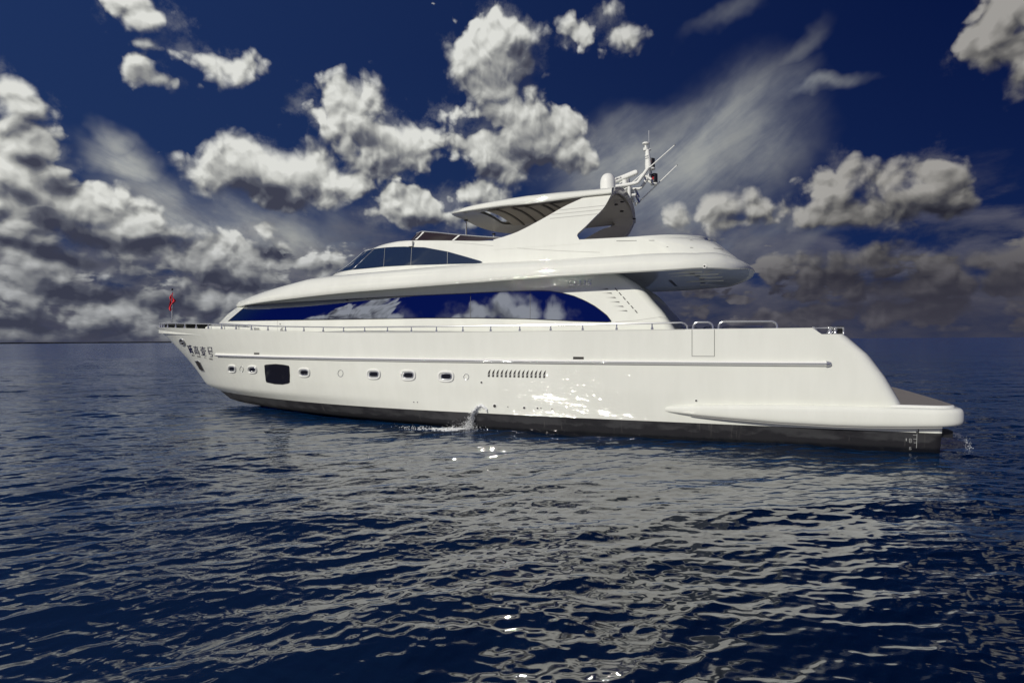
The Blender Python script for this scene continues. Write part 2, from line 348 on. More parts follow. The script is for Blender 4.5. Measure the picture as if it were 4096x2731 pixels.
# ------------------------------------------------------------------ mesh helpers
class MB:
    def __init__(s): s.v = []; s.f = []
    def add(s, v, f):
        o = len(s.v); s.v += [tuple(map(float, p)) for p in v]; s.f += [tuple(i + o for i in q) for q in f]; return s
    def box(s, a, b):
        (x0, y0, z0), (x1, y1, z1) = a, b
        return s.add([(x0, y0, z0), (x1, y0, z0), (x1, y1, z0), (x0, y1, z0), (x0, y0, z1), (x1, y0, z1), (x1, y1, z1), (x0, y1, z1)],
                     [(0, 3, 2, 1), (4, 5, 6, 7), (0, 1, 5, 4), (1, 2, 6, 5), (2, 3, 7, 6), (3, 0, 4, 7)])
    def beam(s, p, q, w, h, up=(0, 0, 1)):
        p = Vector(p); q = Vector(q); d = (q - p).normalized(); u = Vector(up); sd = d.cross(u).normalized(); u = sd.cross(d)
        vs = []
        for c in (p, q):
            for a, b in ((-1, -1), (1, -1), (1, 1), (-1, 1)): vs.append(c + sd * (a * w / 2) + u * (b * h / 2))
        return s.add(vs, [(0, 1, 2, 3), (7, 6, 5, 4), (0, 4, 5, 1), (1, 5, 6, 2), (2, 6, 7, 3), (3, 7, 4, 0)])
    def tube(s, pts, r, seg=10, cap=True):
        pts = [Vector(p) for p in pts]; n = len(pts)
        rs = r if hasattr(r, '__len__') else [r] * n
        vs = []; ref = None
        for i, p in enumerate(pts):
            t = (pts[min(i + 1, n - 1)] - pts[max(i - 1, 0)]).normalized()
            if ref is None:
                ref = t.orthogonal().normalized()
            ref = (ref - t * ref.dot(t)).normalized(); b = t.cross(ref)
            for k in range(seg):
                a = 2 * math.pi * k / seg
                vs.append(p + ref * (rs[i] * math.cos(a)) + b * (rs[i] * math.sin(a)))
        fs = [(i * seg + k, i * seg + (k + 1) % seg, (i + 1) * seg + (k + 1) % seg, (i + 1) * seg + k) for i in range(n - 1) for k in range(seg)]
        if cap: fs += [tuple(range(seg - 1, -1, -1)), tuple((n - 1) * seg + k for k in range(seg))]
        return s.add(vs, fs)
    def lathe(s, c, prof, seg=24, ax=(0, 0, 1)):
        c = Vector(c); ax = Vector(ax).normalized(); u = ax.orthogonal().normalized(); w = ax.cross(u)
        vs = [c + ax * h + (u * math.cos(2 * math.pi * k / seg) + w * math.sin(2 * math.pi * k / seg)) * r for r, h in prof for k in range(seg)]
        n = len(prof)
        fs = [(i * seg + k, i * seg + (k + 1) % seg, (i + 1) * seg + (k + 1) % seg, (i + 1) * seg + k) for i in range(n - 1) for k in range(seg)]
        fs += [tuple(range(seg - 1, -1, -1)), tuple((n - 1) * seg + k for k in range(seg))]
        return s.add(vs, fs)
    def grid(s, P, cu=False, cv=False):
        P = np.asarray(P); a, b = P.shape[:2]
        fs = []
        for i in range(a if cu else a - 1):
            for j in range(b if cv else b - 1):
                i2, j2 = (i + 1) % a, (j + 1) % b
                fs.append((i * b + j, i2 * b + j, i2 * b + j2, i * b + j2))
        return s.add(P.reshape(-1, 3), fs)
    def build(s, name, mat, parent=None, smooth=35, label=None, merge=1e-4):
        me = bpy.data.meshes.new(name)
        me.from_pydata(s.v, [], s.f)
        bm = bmesh.new(); bm.from_mesh(me)
        if merge: bmesh.ops.remove_doubles(bm, verts=bm.verts, dist=merge)
        bmesh.ops.dissolve_degenerate(bm, edges=bm.edges, dist=1e-6)
        bmesh.ops.recalc_face_normals(bm, faces=bm.faces)
        bm.to_mesh(me); bm.free()
        if smooth:
            me.shade_smooth(); me.set_sharp_from_angle(angle=R(smooth))
        me.materials.append(mat)
        o = bpy.data.objects.new(name, me); COL.objects.link(o)
        if parent: o.parent = parent
        if label: o['label'] = label
        return o

def mirror(P): P = np.array(P, float); P[..., 1] *= -1; return P
def tag(o, label=None, cat=None, group=None, kind=None):
    if label: o['label'] = label
    if cat: o['category'] = cat
    if group: o['group'] = group
    if kind: o['kind'] = kind
    return o
def empty(name, loc):
    o = bpy.data.objects.new(name, None); COL.objects.link(o); o.location = loc; return o

def solve(fn, sx, sy, y0=-5.2, y1=0.0):
    """first point on the port side surface y = -fn(x, z) met by the sight line"""
    g = lambda Y: (lambda p: Y + fn(p[0], p[2]))(at(sx, sy, Y))
    ys = np.linspace(y0, y1, 110); pv = g(ys[0])
    for a, b in zip(ys[:-1], ys[1:]):
        c = g(b)
        if pv < 0 <= c:
            for _ in range(30):
                mid = (a + b) / 2
                if g(mid) < 0: a = mid
                else: b = mid
            return at(sx, sy, (a + b) / 2)
        pv = c
    return at(sx, sy, y1)
def nrm(fn, p, e=.02):
    dx = (fn(p[0] + e, p[2]) - fn(p[0] - e, p[2])) / (2 * e); dz = (fn(p[0], p[2] + e) - fn(p[0], p[2] - e)) / (2 * e)
    n = np.array([-dx, -1.0, -dz]); return n / np.linalg.norm(n)
def on(fn, sx, sy, off=0.0):
    p = solve(fn, sx, sy)
    return p + nrm(fn, p) * off
def interp(x, xs, ys): return float(np.interp(x, xs, ys))

# ------------------------------------------------------------------ the yacht's surfaces (x aft, y starboard, z up; stern waterline at the origin)
ST_Z = [-1.2, -.4, -.02, .08, .25, .65, .81, .95, 1.12, 1.69, 2.26, 2.76, 3.28, 3.93, 4.4]
ST_X = [-20.5, -24.6, -26.4, -27.6, -28.57, -29.25, -29.78, -30.19, -30.37, -30.9, -31.51, -32.12, -32.74, -33.65, -34.3]
AF_Z = [-1, .94, 1.02, 1.27, 2.04, 2.64, 3.22, 3.5]
AF_X = [-.02, -.02, -.70, -.86, -1.26, -1.66, -2.25, -2.55]
def xstem(z): return interp(z, ST_Z, ST_X)
def xaft(z): return interp(z, AF_Z, AF_X)
def HB(x, z):
    t = (x - xstem(z)) / interp(z, [0, 3.9], [15.0, 13.5])
    if t <= 0: return 0.0
    q = interp(z, [-.5, .3, 1.2, 3.9], [1.05, .98, .90, .73])
    bm = interp(z, [-1.2, -.3, .6, 1.5, 3.5], [1.2, 3.2, 3.5, 3.58, 3.66])
    b = bm * (1 - (1 - min(t, 1)) ** 2.05) ** q
    if x > -12: b *= 1 - .035 * ((x + 12) / 12) ** 2
    return b
def HBr(x, z):
    b = HB(x, z); d = xaft(z) - x; rr = .38 if z > .9 else .05
    if d < rr: b -= rr - math.sqrt(max(0, rr * rr - (rr - max(d, 0)) ** 2))
    return max(b, 0)
def sheer(x):
    s = interp(x, [-33.7, -31, -28.0, -25, -22, -19, -15, -3.08], [3.93, 3.84, 3.74, 3.65, 3.53, 3.46, 3.42, 3.40])
    if x > -3.08: s = interp(x, [-3.08, -2.92], [3.40, 3.22])
    return s
def boot(x): return interp(x, [-30, -26, -18, -10, 0], [.67, .65, .62, .575, .57])

def hull_rows(zlo, zhi, ns, nz, inset=False):
    s = np.linspace(0, 1, ns)
    s = np.where(s < .5, .5 * (2 * s) ** 1.6, s)
    s = np.unique(np.concatenate([s, np.linspace(.965, 1, 14)]))
    if zhi is sheer: s = np.unique(np.concatenate([s, [.9060, .9075, .9085, .9130, .9140, .9150]]))
    G = np.zeros((len(s), nz, 3))
    for i, si in enumerate(s):
        for j in range(nz):
            v = j / (nz - 1); x = -15.0
            for _ in range(14):
                z = zlo(x) + (zhi(x) - zlo(x)) * v
                x = xstem(z) + (xaft(z) - xstem(z)) * si
            G[i, j] = (x, -HBr(x, z), z)
    return G

yacht = empty('motor_yacht', (-15.0, 0, 0)); OFF = (15.0, 0, 0)
tag(yacht, 'long white three deck motor yacht floating broadside on the sea', 'yacht')
PARTS = []
def part(mb, name, mat, parent=None, smooth=35, label=None, merge=1e-4):
    """a part of the yacht, built in world coordinates"""
    root = parent if parent else yacht
    o = mb.build(name, mat, root, smooth, label, merge)
    if root is yacht: o.matrix_parent_inverse = Matrix.Translation((15.0, 0, 0))
    return o

G = hull_rows(boot, sheer, 150, 30)
mb = MB()
n_s = G.shape[0]
top = G[:, -1].copy()
cap = top.copy(); cap[:, 1] = np.minimum(0, cap[:, 1] + .14)
ins = cap.copy(); ins[:, 2] -= .30
ctr = ins.copy(); ctr[:, 1] = 0
full = np.concatenate([G, cap[:, None], ins[:, None], ctr[:, None]], 1)
mb.grid(full); mb.grid(mirror(full))
aft = G[-1]; mb.grid(np.stack([aft, mirror(aft)], 0))                    # raked transom
hull = part(mb, 'hull', M_WHITE, smooth=40)
G2 = hull_rows(lambda x: -1.0, lambda x: boot(x) - .004, 110, 14)
mb = MB(); mb.grid(G2); mb.grid(mirror(G2)); mb.grid(np.stack([G2[-1], mirror(G2[-1])], 0))
bottom = part(mb, 'bottom_paint', M_BOTTOM)

def patch_quad(mb, fn, quad, off, nu=4, nv=2):
    """four picture corners (tl, tr, br, bl) laid on a surface"""
    q = np.array(quad, float)
    P = np.zeros((nu, nv, 3))
    for i in range(nu):
        for j in range(nv):
            u, v = i / (nu - 1), j / (nv - 1)
            a = q[0] * (1 - u) + q[1] * u; b = q[3] * (1 - u) + q[2] * u; c = a * (1 - v) + b * v
            P[i, j] = on(fn, c[0], c[1], off)
    mb.grid(P)
def patch_poly(mb, fn, poly, off, thick=0.0, rings=5):
    q = np.array(poly, float); c = q.mean(0); n = len(q)
    L = [[on(fn, *(c + (p - c) * (1 - k / rings)), off) for p in q] for k in range(rings)]
    vs = [p for r_ in L for p in r_] + [on(fn, c[0], c[1], off)]; b = (rings - 1) * n
    mb.add(vs, [(k * n + i, k * n + (i + 1) % n, (k + 1) * n + (i + 1) % n, (k + 1) * n + i) for k in range(rings - 1) for i in range(n)] + [(b + i, b + (i + 1) % n, rings * n) for i in range(n)])
    if thick:
        bk = [on(fn, x, y, off - thick) for x, y in poly]
        mb.add(L[0] + bk, [(i, (i + 1) % n, n + (i + 1) % n, n + i) for i in range(n)])
def ring_on(fn, poly, off, r, seg=8):
    pts = [on(fn, x, y, off) for x, y in poly]; pts.append(pts[0])
    P = MB().tube(pts, r, seg, cap=False); return P
def oval(cx, cy, rx, ry, n=28, p=2.0, rot=0.0):
    o = []
    for k in range(n):
        a = 2 * math.pi * k / n; c, s_ = math.cos(a), math.sin(a)
        x = rx * math.copysign(abs(c) ** (2 / p), c); y = ry * math.copysign(abs(s_) ** (2 / p), s_)
        o.append((cx + x * math.cos(rot) - y * math.sin(rot), cy + x * math.sin(rot) + y * math.cos(rot)))
    return o

# rub rail: steel strip on a white half round moulding
rr = [(866, 1418.3), (930, 1421), (1096, 1427), (1380, 1434.2), (1700, 1439.3), (2000, 1443), (2344, 1447), (2800, 1450.8), (3100, 1453), (3304, 1454.2)]
xs_ = np.linspace(866, 3304, 90); ys_ = np.interp(xs_, [p[0] for p in rr], [p[1] for p in rr])
line = [on(HB, x, y, .012) for x, y in zip(xs_, ys_)]
rub = part(MB().tube(line, .075, 10), 'rub_rail', M_TRIM)
line2 = [on(HB, x, y, .075) for x, y in zip(xs_, ys_)]
part(MB().tube(line2, .028, 8), 'steel_strip', M_CHROME, rub)
e0, e1 = on(HB, 3304, 1454.2, .03), on(HB, 3327, 1454.6, .02)
part(MB().tube([e0, e0 + (e1 - e0) * .5, e0 + (e1 - e0) * .85, e1], [.085, .075, .05, .005], 12), 'end_cap', M_CHROME, rub)

# portholes
for (cx, cy, rx, ry) in [(928, 1474.5, 14.5, 13.5), (1009.5, 1477.5, 17, 13.5), (1217, 1489.5, 21, 16), (1494.5, 1496.5, 25, 17.5), (1632.5, 1500.5, 27.5, 18.5), (1784, 1505.3, 29, 19)]:
    fr = part(ring_on(HB, oval(cx, cy, rx, ry, 32, 3.0), .0, .042), 'porthole', M_TRIM, label='oval porthole with white rim and dark pane')
    mb2 = MB(); patch_poly(mb2, HB, oval(cx, cy, rx, ry, 32, 3.0), .006); part(mb2, 'recess', M_WHITE, fr)
    part(ring_on(HB, oval(cx + rx * .07, cy, rx * .72, ry * .62, 32, 3.4), .012, .026), 'frame', M_CHROME, fr)
    mb2 = MB(); patch_poly(mb2, HB, oval(cx + rx * .07, cy, rx * .68, ry * .58, 32, 3.4), .016); part(mb2, 'pane', M_PORT, fr)
for (cx, cy, rx, ry) in [(966.7, 1476.4, 7, 11.3), (1362.4, 1493, 10.3, 13.3), (1865.4, 1507, 10.3, 11.3)]:
    part(ring_on(HB, oval(cx, cy, rx, ry, 24), .004, .010), 'round_hatch', M_STEEL)
# large hull window
poly = [(1059, 1461), (1066, 1459), (1103, 1456.5), (1135, 1459.5), (1155, 1463.5), (1157, 1468), (1159, 1500), (1158.5, 1528), (1152, 1532), (1130, 1536), (1100, 1534.5), (1067, 1527.5), (1064.5, 1522), (1061, 1490)]
mb = MB(); patch_poly(mb, HB, poly, .012, .02); hw = part(mb, 'hull_window', M_PORT)
part(ring_on(HB, poly, .004, .016), 'window_seal', M_BLACK, hw)
# bow openings
poly = [(781, 1442.8), (793, 1442), (800, 1447), (818.5, 1484), (807, 1483.2), (800.5, 1477.5)]
mb = MB(); patch_poly(mb, HB, poly, .010, .02); a = part(mb, 'anchor_recess', M_DARKHOLE)
part(ring_on(HB, poly, .01, .022), 'rim', M_CHROME, a)
ov = oval(730, 1367.7, 8, 13.5, 20, 2.3, R(-27))
mb = MB(); patch_poly(mb, HB, ov, .010, .02); a = part(mb, 'bow_fairlead', M_DARKHOLE)
part(ring_on(HB, ov, .02, .035), 'rim', M_CHROME, a)
mb = MB().tube([on(HB, 723, 1369, .03), on(HB, 737, 1366, .03)], .03, 8); part(mb, 'crossbar', M_CHROME, a)
for (sx, sy) in [(687, 1360), (692, 1368)]:
    p = at(sx, sy, -.05); part(MB().lathe(p, [(.0, -.08), (.06, -.06), (.07, .0), (.05, .06), (0, .08)], 12), 'stem_roller', M_CHROME)
# scupper slots
for (x0, y0, x1, y1) in [(1016.5, 1410, 1037.5, 1417.5), (2292.5, 1426.5, 2335, 1436.5)]:
    mb = MB(); patch_quad(mb, HB, [(x0, y0), (x1, y0 + .6), (x1, y1), (x0, y1)], .006); part(mb, 'scupper', M_SEAM if x0 < 1500 else M_DARKHOLE)
# engine room vents: fourteen fin shaped slots
for k in range(14):
    x = 1951.2 + k * 17.02; y = 1506.6 + k * .32
    poly = [(x, y), (x + .6, y - 14), (x + 4, y - 23), (x + 12.3, y - 30.5), (x + 9.2, y - 22), (x + 8.2, y - 12), (x + 8.2, y + .3)]
    mb = MB(); patch_poly(mb, HB, poly, .006); o = part(mb, 'vent_slot', M_DARKHOLE)
    mb = MB(); patch_poly(mb, HB, [(x + .8, y - 9), (x + 7.8, y - 16), (x + 7.8, y - 9), (x + .8, y - 4)], .010); part(mb, 'louvre', M_GREY, o)
# drains
for (sx, sy, r) in [(1006, 1567, .022), (1926, 1529, .035), (1979, 1623, .055), (2031.5, 1625.8, .018), (2097, 1630.2, .04), (2150, 1631.5, .03), (2164, 1631, .02), (2208, 1634, .022), (1655.5, 1607, .02), (1670, 1607.6, .02), (2784.5, 1601.5, .03)]:
    p = on(HB, sx, sy, 0); n = nrm(HB, p)
    o = part(MB().lathe(p, [(r * 1.5, -.01), (r * 1.5, .008), (r * 1.15, .012)], 16, n), 'drain', M_TRIM)
    part(MB().lathe(p, [(r, .0), (r, .014)], 14, n), 'drain_hole', M_DARKHOLE, o)
# boarding gate: panel with a shadow gap
def strip(mb, fn, pix, w, off):
    pts = [on(fn, x, y, off) for x, y in pix]
    for a, b in zip(pts[:-1], pts[1:]):
        d = (b - a) / np.linalg.norm(b - a); n = nrm(fn, (a + b) / 2); s_ = np.cross(d, n) * w / 2
        mb.add([a - s_, b - s_, b + s_, a + s_], [(0, 1, 2, 3)])
mb = MB(); strip(mb, HB, [(2768, 1318), (2768, 1424.5), (2857.7, 1425), (2857.7, 1318)], .014, .005)
part(mb, 'boarding_gate', M_SEAM, smooth=0)
mb = MB(); strip(mb, HB, [(900, 1312)] + [(x, interp(x, [900, 1380, 1560, 2079, 2740], [1313, 1330.5, 1330.5, 1325.5, 1318.5])) for x in np.linspace(930, 2740, 40)], .010, .004)
part(mb, 'deck_joint', M_SEAML, smooth=0)

# lettering on the bow
CH = {
 'hao': [(.1,0,.1,.4),(.1,0,.95,0),(.95,0,.95,.38),(.1,.38,.95,.38),(0,.52,1.05,.52),(.25,.52,.2,.74),(.2,.74,.95,.74),(.95,.74,.92,1),(.4,1,.95,1)],
 'gao': [(0,.1,1,.1),(.45,0,.45,.12),(.2,.24,.85,.24),(.2,.24,.2,.42),(.85,.24,.85,.42),(.2,.42,.85,.42),(.0,.56,1,.56),(.04,.56,.04,1),(1,.56,1,1),(.32,.72,.72,.72),(.32,.72,.32,.9),(.72,.72,.72,.9),(.32,.9,.72,.9)],
 'yi': [(0,.08,1,.08),(.5,0,.5,.24),(.15,.24,.85,.24),(.02,.38,1,.38),(.02,.38,.02,.48),(1,.38,1,.48),(.2,.52,.8,.52),(.2,.64,.8,.64),(.2,.64,.2,.8),(.8,.64,.8,.8),(.2,.8,.8,.8),(.35,.82,.4,.97),(.65,.82,.6,.97),(0,1,1,1)],
 'wei': [(0,.08,1.05,.08),(.06,.08,.03,1),(.2,.22,.6,.22),(.2,.40,.62,.40),(.42,.40,.22,.62),(.22,.62,.66,.92),(.56,.50,.18,.94),(.2,.50,.62,.50),(.66,0,.78,.6),(.78,.6,1.02,.98),(1.0,.36,.66,.92),(.86,0,1.0,.05)],
}
LT = {
 'W': [(0,0,.25,1),(.25,1,.5,.3),(.5,.3,.75,1),(.75,1,1,0)], 'E': [(0,0,0,1),(0,0,1,0),(0,.5,.8,.5),(0,1,1,1)], 'I': [(.5,0,.5,1)],
 'G': [(1,0,0,0),(0,0,0,1),(0,1,1,1),(1,1,1,.5),(.5,.5,1,.5)], 'A': [(0,1,.5,0),(.5,0,1,1),(.2,.65,.8,.65)], 'O': [(0,0,1,0),(1,0,1,1),(1,1,0,1),(0,1,0,0)],
 'Y': [(0,0,.5,.5),(1,0,.5,.5),(.5,.5,.5,1)], 'H': [(0,0,0,1),(1,0,1,1),(0,.5,1,.5)], 'R': [(0,0,0,1),(0,0,1,0),(1,0,1,.5),(1,.5,0,.5),(.4,.5,1,1)],
 'M': [(0,1,0,0),(0,0,.5,.6),(.5,.6,1,0),(1,0,1,1)], 'N': [(0,1,0,0),(0,0,1,1),(1,1,1,0)], '1': [(.1,.2,.5,0),(.5,0,.5,1),(.05,1,.95,1)],
 '5': [(1,0,.1,0),(.1,0,0,.45),(0,.45,.9,.45),(.9,.45,.85,1),(.85,1,0,1)], '8': [(0,0,1,0),(1,0,1,1),(1,1,0,1),(0,1,0,0),(0,.5,1,.5)], '6': [(1,0,0,0),(0,0,0,1),(0,1,1,1),(1,1,1,.5),(1,.5,0,.5)],
}
def glyph(mb, fn, strokes, quad, w, off=.008):
    q = np.array(quad, float)
    f = lambda u, v: (q[0] * (1 - u) + q[1] * u) * (1 - v) + (q[3] * (1 - u) + q[2] * u) * v
    ws = np.linalg.norm(q[1] - q[0]); hs = np.linalg.norm(q[3] - q[0])
    for (x0, y0, x1, y1) in strokes:
        a, b = f(x0, y0), f(x1, y1); d = b - a; L = np.linalg.norm(d)
        if L < 1e-6: continue
        d /= L; n = np.array([-d[1], d[0]]) * w / 2; a = a - d * w / 2; b = b + d * w / 2
        patch_quad(mb, fn, [a - n, b - n, b + n, a + n], off, 3, 2)
def glyph_tube(mb, fn, strokes, quad, r, off):
    q = np.array(quad, float)
    f = lambda u, v: (q[0] * (1 - u) + q[1] * u) * (1 - v) + (q[3] * (1 - u) + q[2] * u) * v
    for (x0, y0, x1, y1) in strokes:
        a, b = f(x0, y0), f(x1, y1)
        if np.linalg.norm(b - a) > 1e-6: mb.tube([on(fn, *a, off), on(fn, *((a + b) / 2), off), on(fn, *b, off)], r, 10)
B7 = lambda x, y: (620 + x / 7.127, 1270 + y / 7.127)
for key, qd in (('wei', [(918, 790), (1022, 790), (1100, 1022), (1012, 1000)]), ('gao', [(1095, 815), (1215, 820), (1272, 1055), (1152, 1032)]),
                ('yi', [(1285, 828), (1422, 842), (1458, 1082), (1332, 1062)]), ('hao', [(1497, 848), (1622, 850), (1645, 1112), (1530, 1105)])):
    mb = MB(); glyph(mb, HB, CH[key], [B7(*p) for p in qd], 2.5); part(mb, 'name_character', M_NAVY, smooth=0, merge=0)
for word, x, y in (('WEI', 1052, 1045), ('GAO', 1208, 1080), ('YI', 1405, 1118), ('HAO', 1548, 1150)):
    mb = MB()
    for k, ch in enumerate(word):
        x0 = x + k * 33; y0 = y + k * 5
        glyph(mb, HB, LT[ch], [B7(x0, y0), B7(x0 + 22, y0 + 3), B7(x0 + 28, y0 + 46), B7(x0 + 6, y0 + 42)], .85)
    part(mb, 'romanised_syllable', M_INK, smooth=0, merge=0)
# draught marks near the stern
B5 = lambda x, y: (3200 + x / 2.613, 1260 + y / 2.613)
mb = MB()
strip(mb, HB, [B5(1237, 1192), B5(1236, 1232)], .022, .012); strip(mb, HB, [B5(1212, 1217), B5(1236, 1218)], .02, .012)
part(mb, 'draught_scale', M_BLACK, smooth=0)
mb = MB()
glyph(mb, HB, LT['8'], [B5(1142, 1290), B5(1162, 1290), B5(1162, 1328), B5(1142, 1328)], 1.6); glyph(mb, HB, LT['6'], [B5(1142, 1378), B5(1160, 1378), B5(1160, 1402), B5(1142, 1402)], 1.3)
strip(mb, HB, [B5(1110, 1285), B5(1110, 1312)], .02, .008); strip(mb, HB, [B5(1222, 1240), B5(1216, 1385)], .012, .008)
for y in (1250, 1292, 1331): strip(mb, HB, [B5(1180 + (y - 1250) * .1, y), B5(1222, y + 1)], .014, .008)
part(mb, 'draught_numerals', M_PALE, smooth=0, merge=0)

# ------------------------------------------------------------------ sponson and swim platform
tp = [(2655, 1631), (2664, 1627.5), (2688, 1624.5), (2780, 1621), (2905, 1619.5), (3121, 1619.5), (3338, 1624), (3540, 1630), (3640, 1633), (3740, 1636), (3857, 1639)]
bt = [(2655, 1647), (2667, 1652), (2780, 1665.5), (2905, 1677), (3121, 1695.5), (3338, 1708), (3480, 1712.5), (3626, 1714.5), (3857, 1713)]
T3 = np.array([at(x, y, -3.72) for x, y in tp]); B3 = np.array([at(x, y, -3.72) for x, y in bt])
XA = .52
path = []
xn = T3[0, 0]
for x in np.concatenate([xn + (np.linspace(0, 1, 30) ** 1.7) * 2.6, np.linspace(xn + 2.8, -.25, 30)]):
    bl = min(1, max(0, (x - xn) / 2.6)); bl = math.sqrt(1 - (1 - bl) ** 2)
    path.append((x, -(HB(min(x, -.4), 1.0) - .02 + .24 * bl), 0))
yl = path[-1][1]; rc = .55
for k in range(1, 13):
    a = math.pi / 2 * k / 12; path.append((-.25 + (XA + .25) * math.sin(a), yl + rc * (1 - math.cos(a)), 1))
for y in np.linspace(yl + rc, 0, 10)[1:]: path.append((XA + .06 * (1 - (y / yl) ** 2), y, 1))
pl = np.array([(p[0], p[1]) for p in path]); tan = np.gradient(pl, axis=0); nn = np.stack([tan[:, 1], -tan[:, 0]], 1); nn /= np.linalg.norm(nn, axis=1)[:, None] + 1e-9
rows = []
for k, (p, n) in enumerate(zip(pl, nn)):
    zt, zb = interp(p[0], T3[:, 0], T3[:, 2]), interp(p[0], B3[:, 0], B3[:, 2])
    if zt - zb < .04: zt, zb = (zt + zb) / 2 + .02, (zt + zb) / 2 - .02
    zc, hz = (zt + zb) / 2, (zt - zb) / 2; row = []
    row.append((p[0] - n[0] * .55, p[1] - n[1] * .55, zt))
    for ph in np.linspace(90, -90, 15):
        c, s_ = math.cos(R(ph)), math.sin(R(ph))
        o = (abs(c) ** .42) * .26 - .26
        row.append((p[0] + n[0] * o, p[1] + n[1] * o, zc + hz * math.copysign(abs(s_) ** .62, s_)))
    row.append((p[0] - n[0] * .55, p[1] - n[1] * .55, zb))
    rows.append(row)
rows = np.array(rows); rows[:, :, 1] = np.minimum(rows[:, :, 1], 0)
mb = MB(); mb.grid(rows); mb.grid(mirror(rows)); mb.add(rows[0], [tuple(range(rows.shape[1]))])
i0 = 40
mb.grid(np.stack([rows[i0:, 0], mirror(rows[i0:, 0])], 0)); mb.grid(np.stack([rows[i0:, -1], mirror(rows[i0:, -1])], 0))
plat = part(mb, 'swim_platform', M_WHITE, smooth=40)
# raised lip and teak deck
tk = [(x, y) for x, y in zip(pl[:, 0] - nn[:, 0] * .20, pl[:, 1] - nn[:, 1] * .20) if x > -1.55]
lipz = lambda x: interp(x, T3[:, 0], T3[:, 2])
mb = MB()
lo_ = [(x, y, lipz(x) - .01) for x, y in tk]; hi_ = [(x, y, lipz(x) + .045) for x, y in tk]; hi2 = [(x - .03, min(0, y + .03), lipz(x) + .062) for x, y in tk]
mb.grid(np.stack([np.array(lo_), np.array(hi_), np.array(hi2)], 1)); mb.grid(mirror(np.stack([np.array(lo_), np.array(hi_), np.array(hi2)], 1)))
part(mb, 'deck_lip', M_TRIM, plat)
mb = MB(); hp = np.array(hi2); hp[:, 2] += .001; mb.grid(np.stack([hp, mirror(hp)], 0))
part(mb, 'teak_deck', M_TEAK, plat)
fl = [rows[k, -3] + np.array([0, -.012, -.015]) for k in range(14, 62)]
part(MB().tube(fl, .022, 8), 'edge_strip', M_GREY, plat)
p = at(3786, 1733, -2.95); mb = MB().box(p + np.array([-.16, -.14, -.09]), p + np.array([.10, .3, .09])); part(mb, 'stern_outlet', M_BLACK)

# ------------------------------------------------------------------ deckhouse
DX_Z = [2.8, 4.06, 4.44, 4.76, 5.3]; DX_X = [-29.8, -28.95, -28.45, -27.85, -26.6]
WA_Z = [2.8, 3.43, 3.66, 3.98, 4.28, 4.64, 4.91, 5.16, 5.4]; WA_X = [-6.5, -6.86, -7.0, -7.21, -7.48, -7.77, -8.03, -8.4, -8.8]
def DWf(x, z):
    t = (x - interp(z, DX_Z, DX_X)) / 12.0
    if t <= 0: return 0.0
    return (3.16 + interp(x, [-19, -11], [.17, 0.0]) - .13 * (z - 3.4)) * (1 - (1 - min(t, 1)) ** 2.1) ** .58
def DWr(x, z):
    b = DWf(x, z); d = interp(z, WA_Z, WA_X) - x; rr = .30
    if d < rr: b -= (rr - math.sqrt(max(0, rr * rr - (rr - max(d, 0)) ** 2))) * .9
    return b
zs = np.linspace(2.9, 5.32, 20); G = []
for z in zs:
    xf, xa = interp(z, DX_Z, DX_X), interp(z, WA_Z, WA_X); row = []
    for s_ in np.concatenate([np.linspace(0, .5, 40) ** 1.8 / .5 ** .8, np.linspace(.52, .97, 30), np.linspace(.974, 1, 12)]):
        x = xf + (xa - xf) * s_; row.append((x, -DWr(x, z), z))
    yi = -(DWf(xa, z) - .34)
    row += [(xa - .05, yi + .03, z), (xa - .2, yi + .06, z), (xa - 1.4, yi + .14, z), (xa - 2.6, yi + .2, z), (xa - 2.62, 0, z)]
    G.append(row)
G = np.array(G); mb = MB(); mb.grid(G[:, :-1]); mb.grid(mirror(G[:, :-1])); house = part(mb, 'deckhouse', M_WHITE, smooth=45)
mb = MB(); mb.grid(np.stack([G[:, -2], G[:, -1], mirror(G[:, -2])], 1)); part(mb, 'aft_door', M_PORT)
# saloon window
wt = [(986, 1223.4), (1100, 1214.5), (1380, 1197.5), (1575, 1187), (1816, 1176), (2020, 1166.5), (2100, 1164), (2160, 1163), (2200, 1164.5), (2250, 1172), (2295, 1184), (2340, 1203), (2380, 1225), (2420, 1255), (2443, 1275), (2444, 1283)]
wb = [(914, 1284), (1000, 1282.5), (1160, 1280), (1300, 1278.5), (1700, 1272), (1900, 1272), (2100, 1275), (2300, 1284), (2440, 1288), (2444, 1286)]
def window(mb, fn, top, bot, n, nv, off, x0, x1, tx0=None):
    tx, ty = zip(*top); bx, by = zip(*bot); P = []
    for i in range(n):
        u = i / (n - 1); xb = x0 + (x1 - x0) * u; xt = (tx0 + (tx[-1] - tx0) * u) if tx0 is not None else xb
        yt, yb = interp(xt, tx, ty), interp(xb, bx, by)
        P.append([on(fn, xt + (xb - xt) * v, yt + (yb - yt) * v, off) for v in np.linspace(0, 1, nv)])
    mb.grid(np.array(P)); return np.array(P)
mb = MB(); P = window(mb, DWf, wt, wb, 90, 8, .012, 914, 2444, 986)
sw = part(mb, 'saloon_window', M_GLASS)
mb = MB().tube(list(P[:, 0]) + list(P[-1, 1:]) + list(P[::-1, -1]) + list(P[0, ::-1]), .012, 6, cap=False); part(mb, 'window_seal', M_BLACK, sw)
for sx, ya, yb in [(1883, 1174, 1271), (2121, 1164, 1276)]:
    mb = MB(); strip(mb, DWf, [(sx, ya + k * (yb - ya) / 6) for k in range(7)], .012, .017); part(mb, 'mullion', M_SEAM, sw, smooth=0)
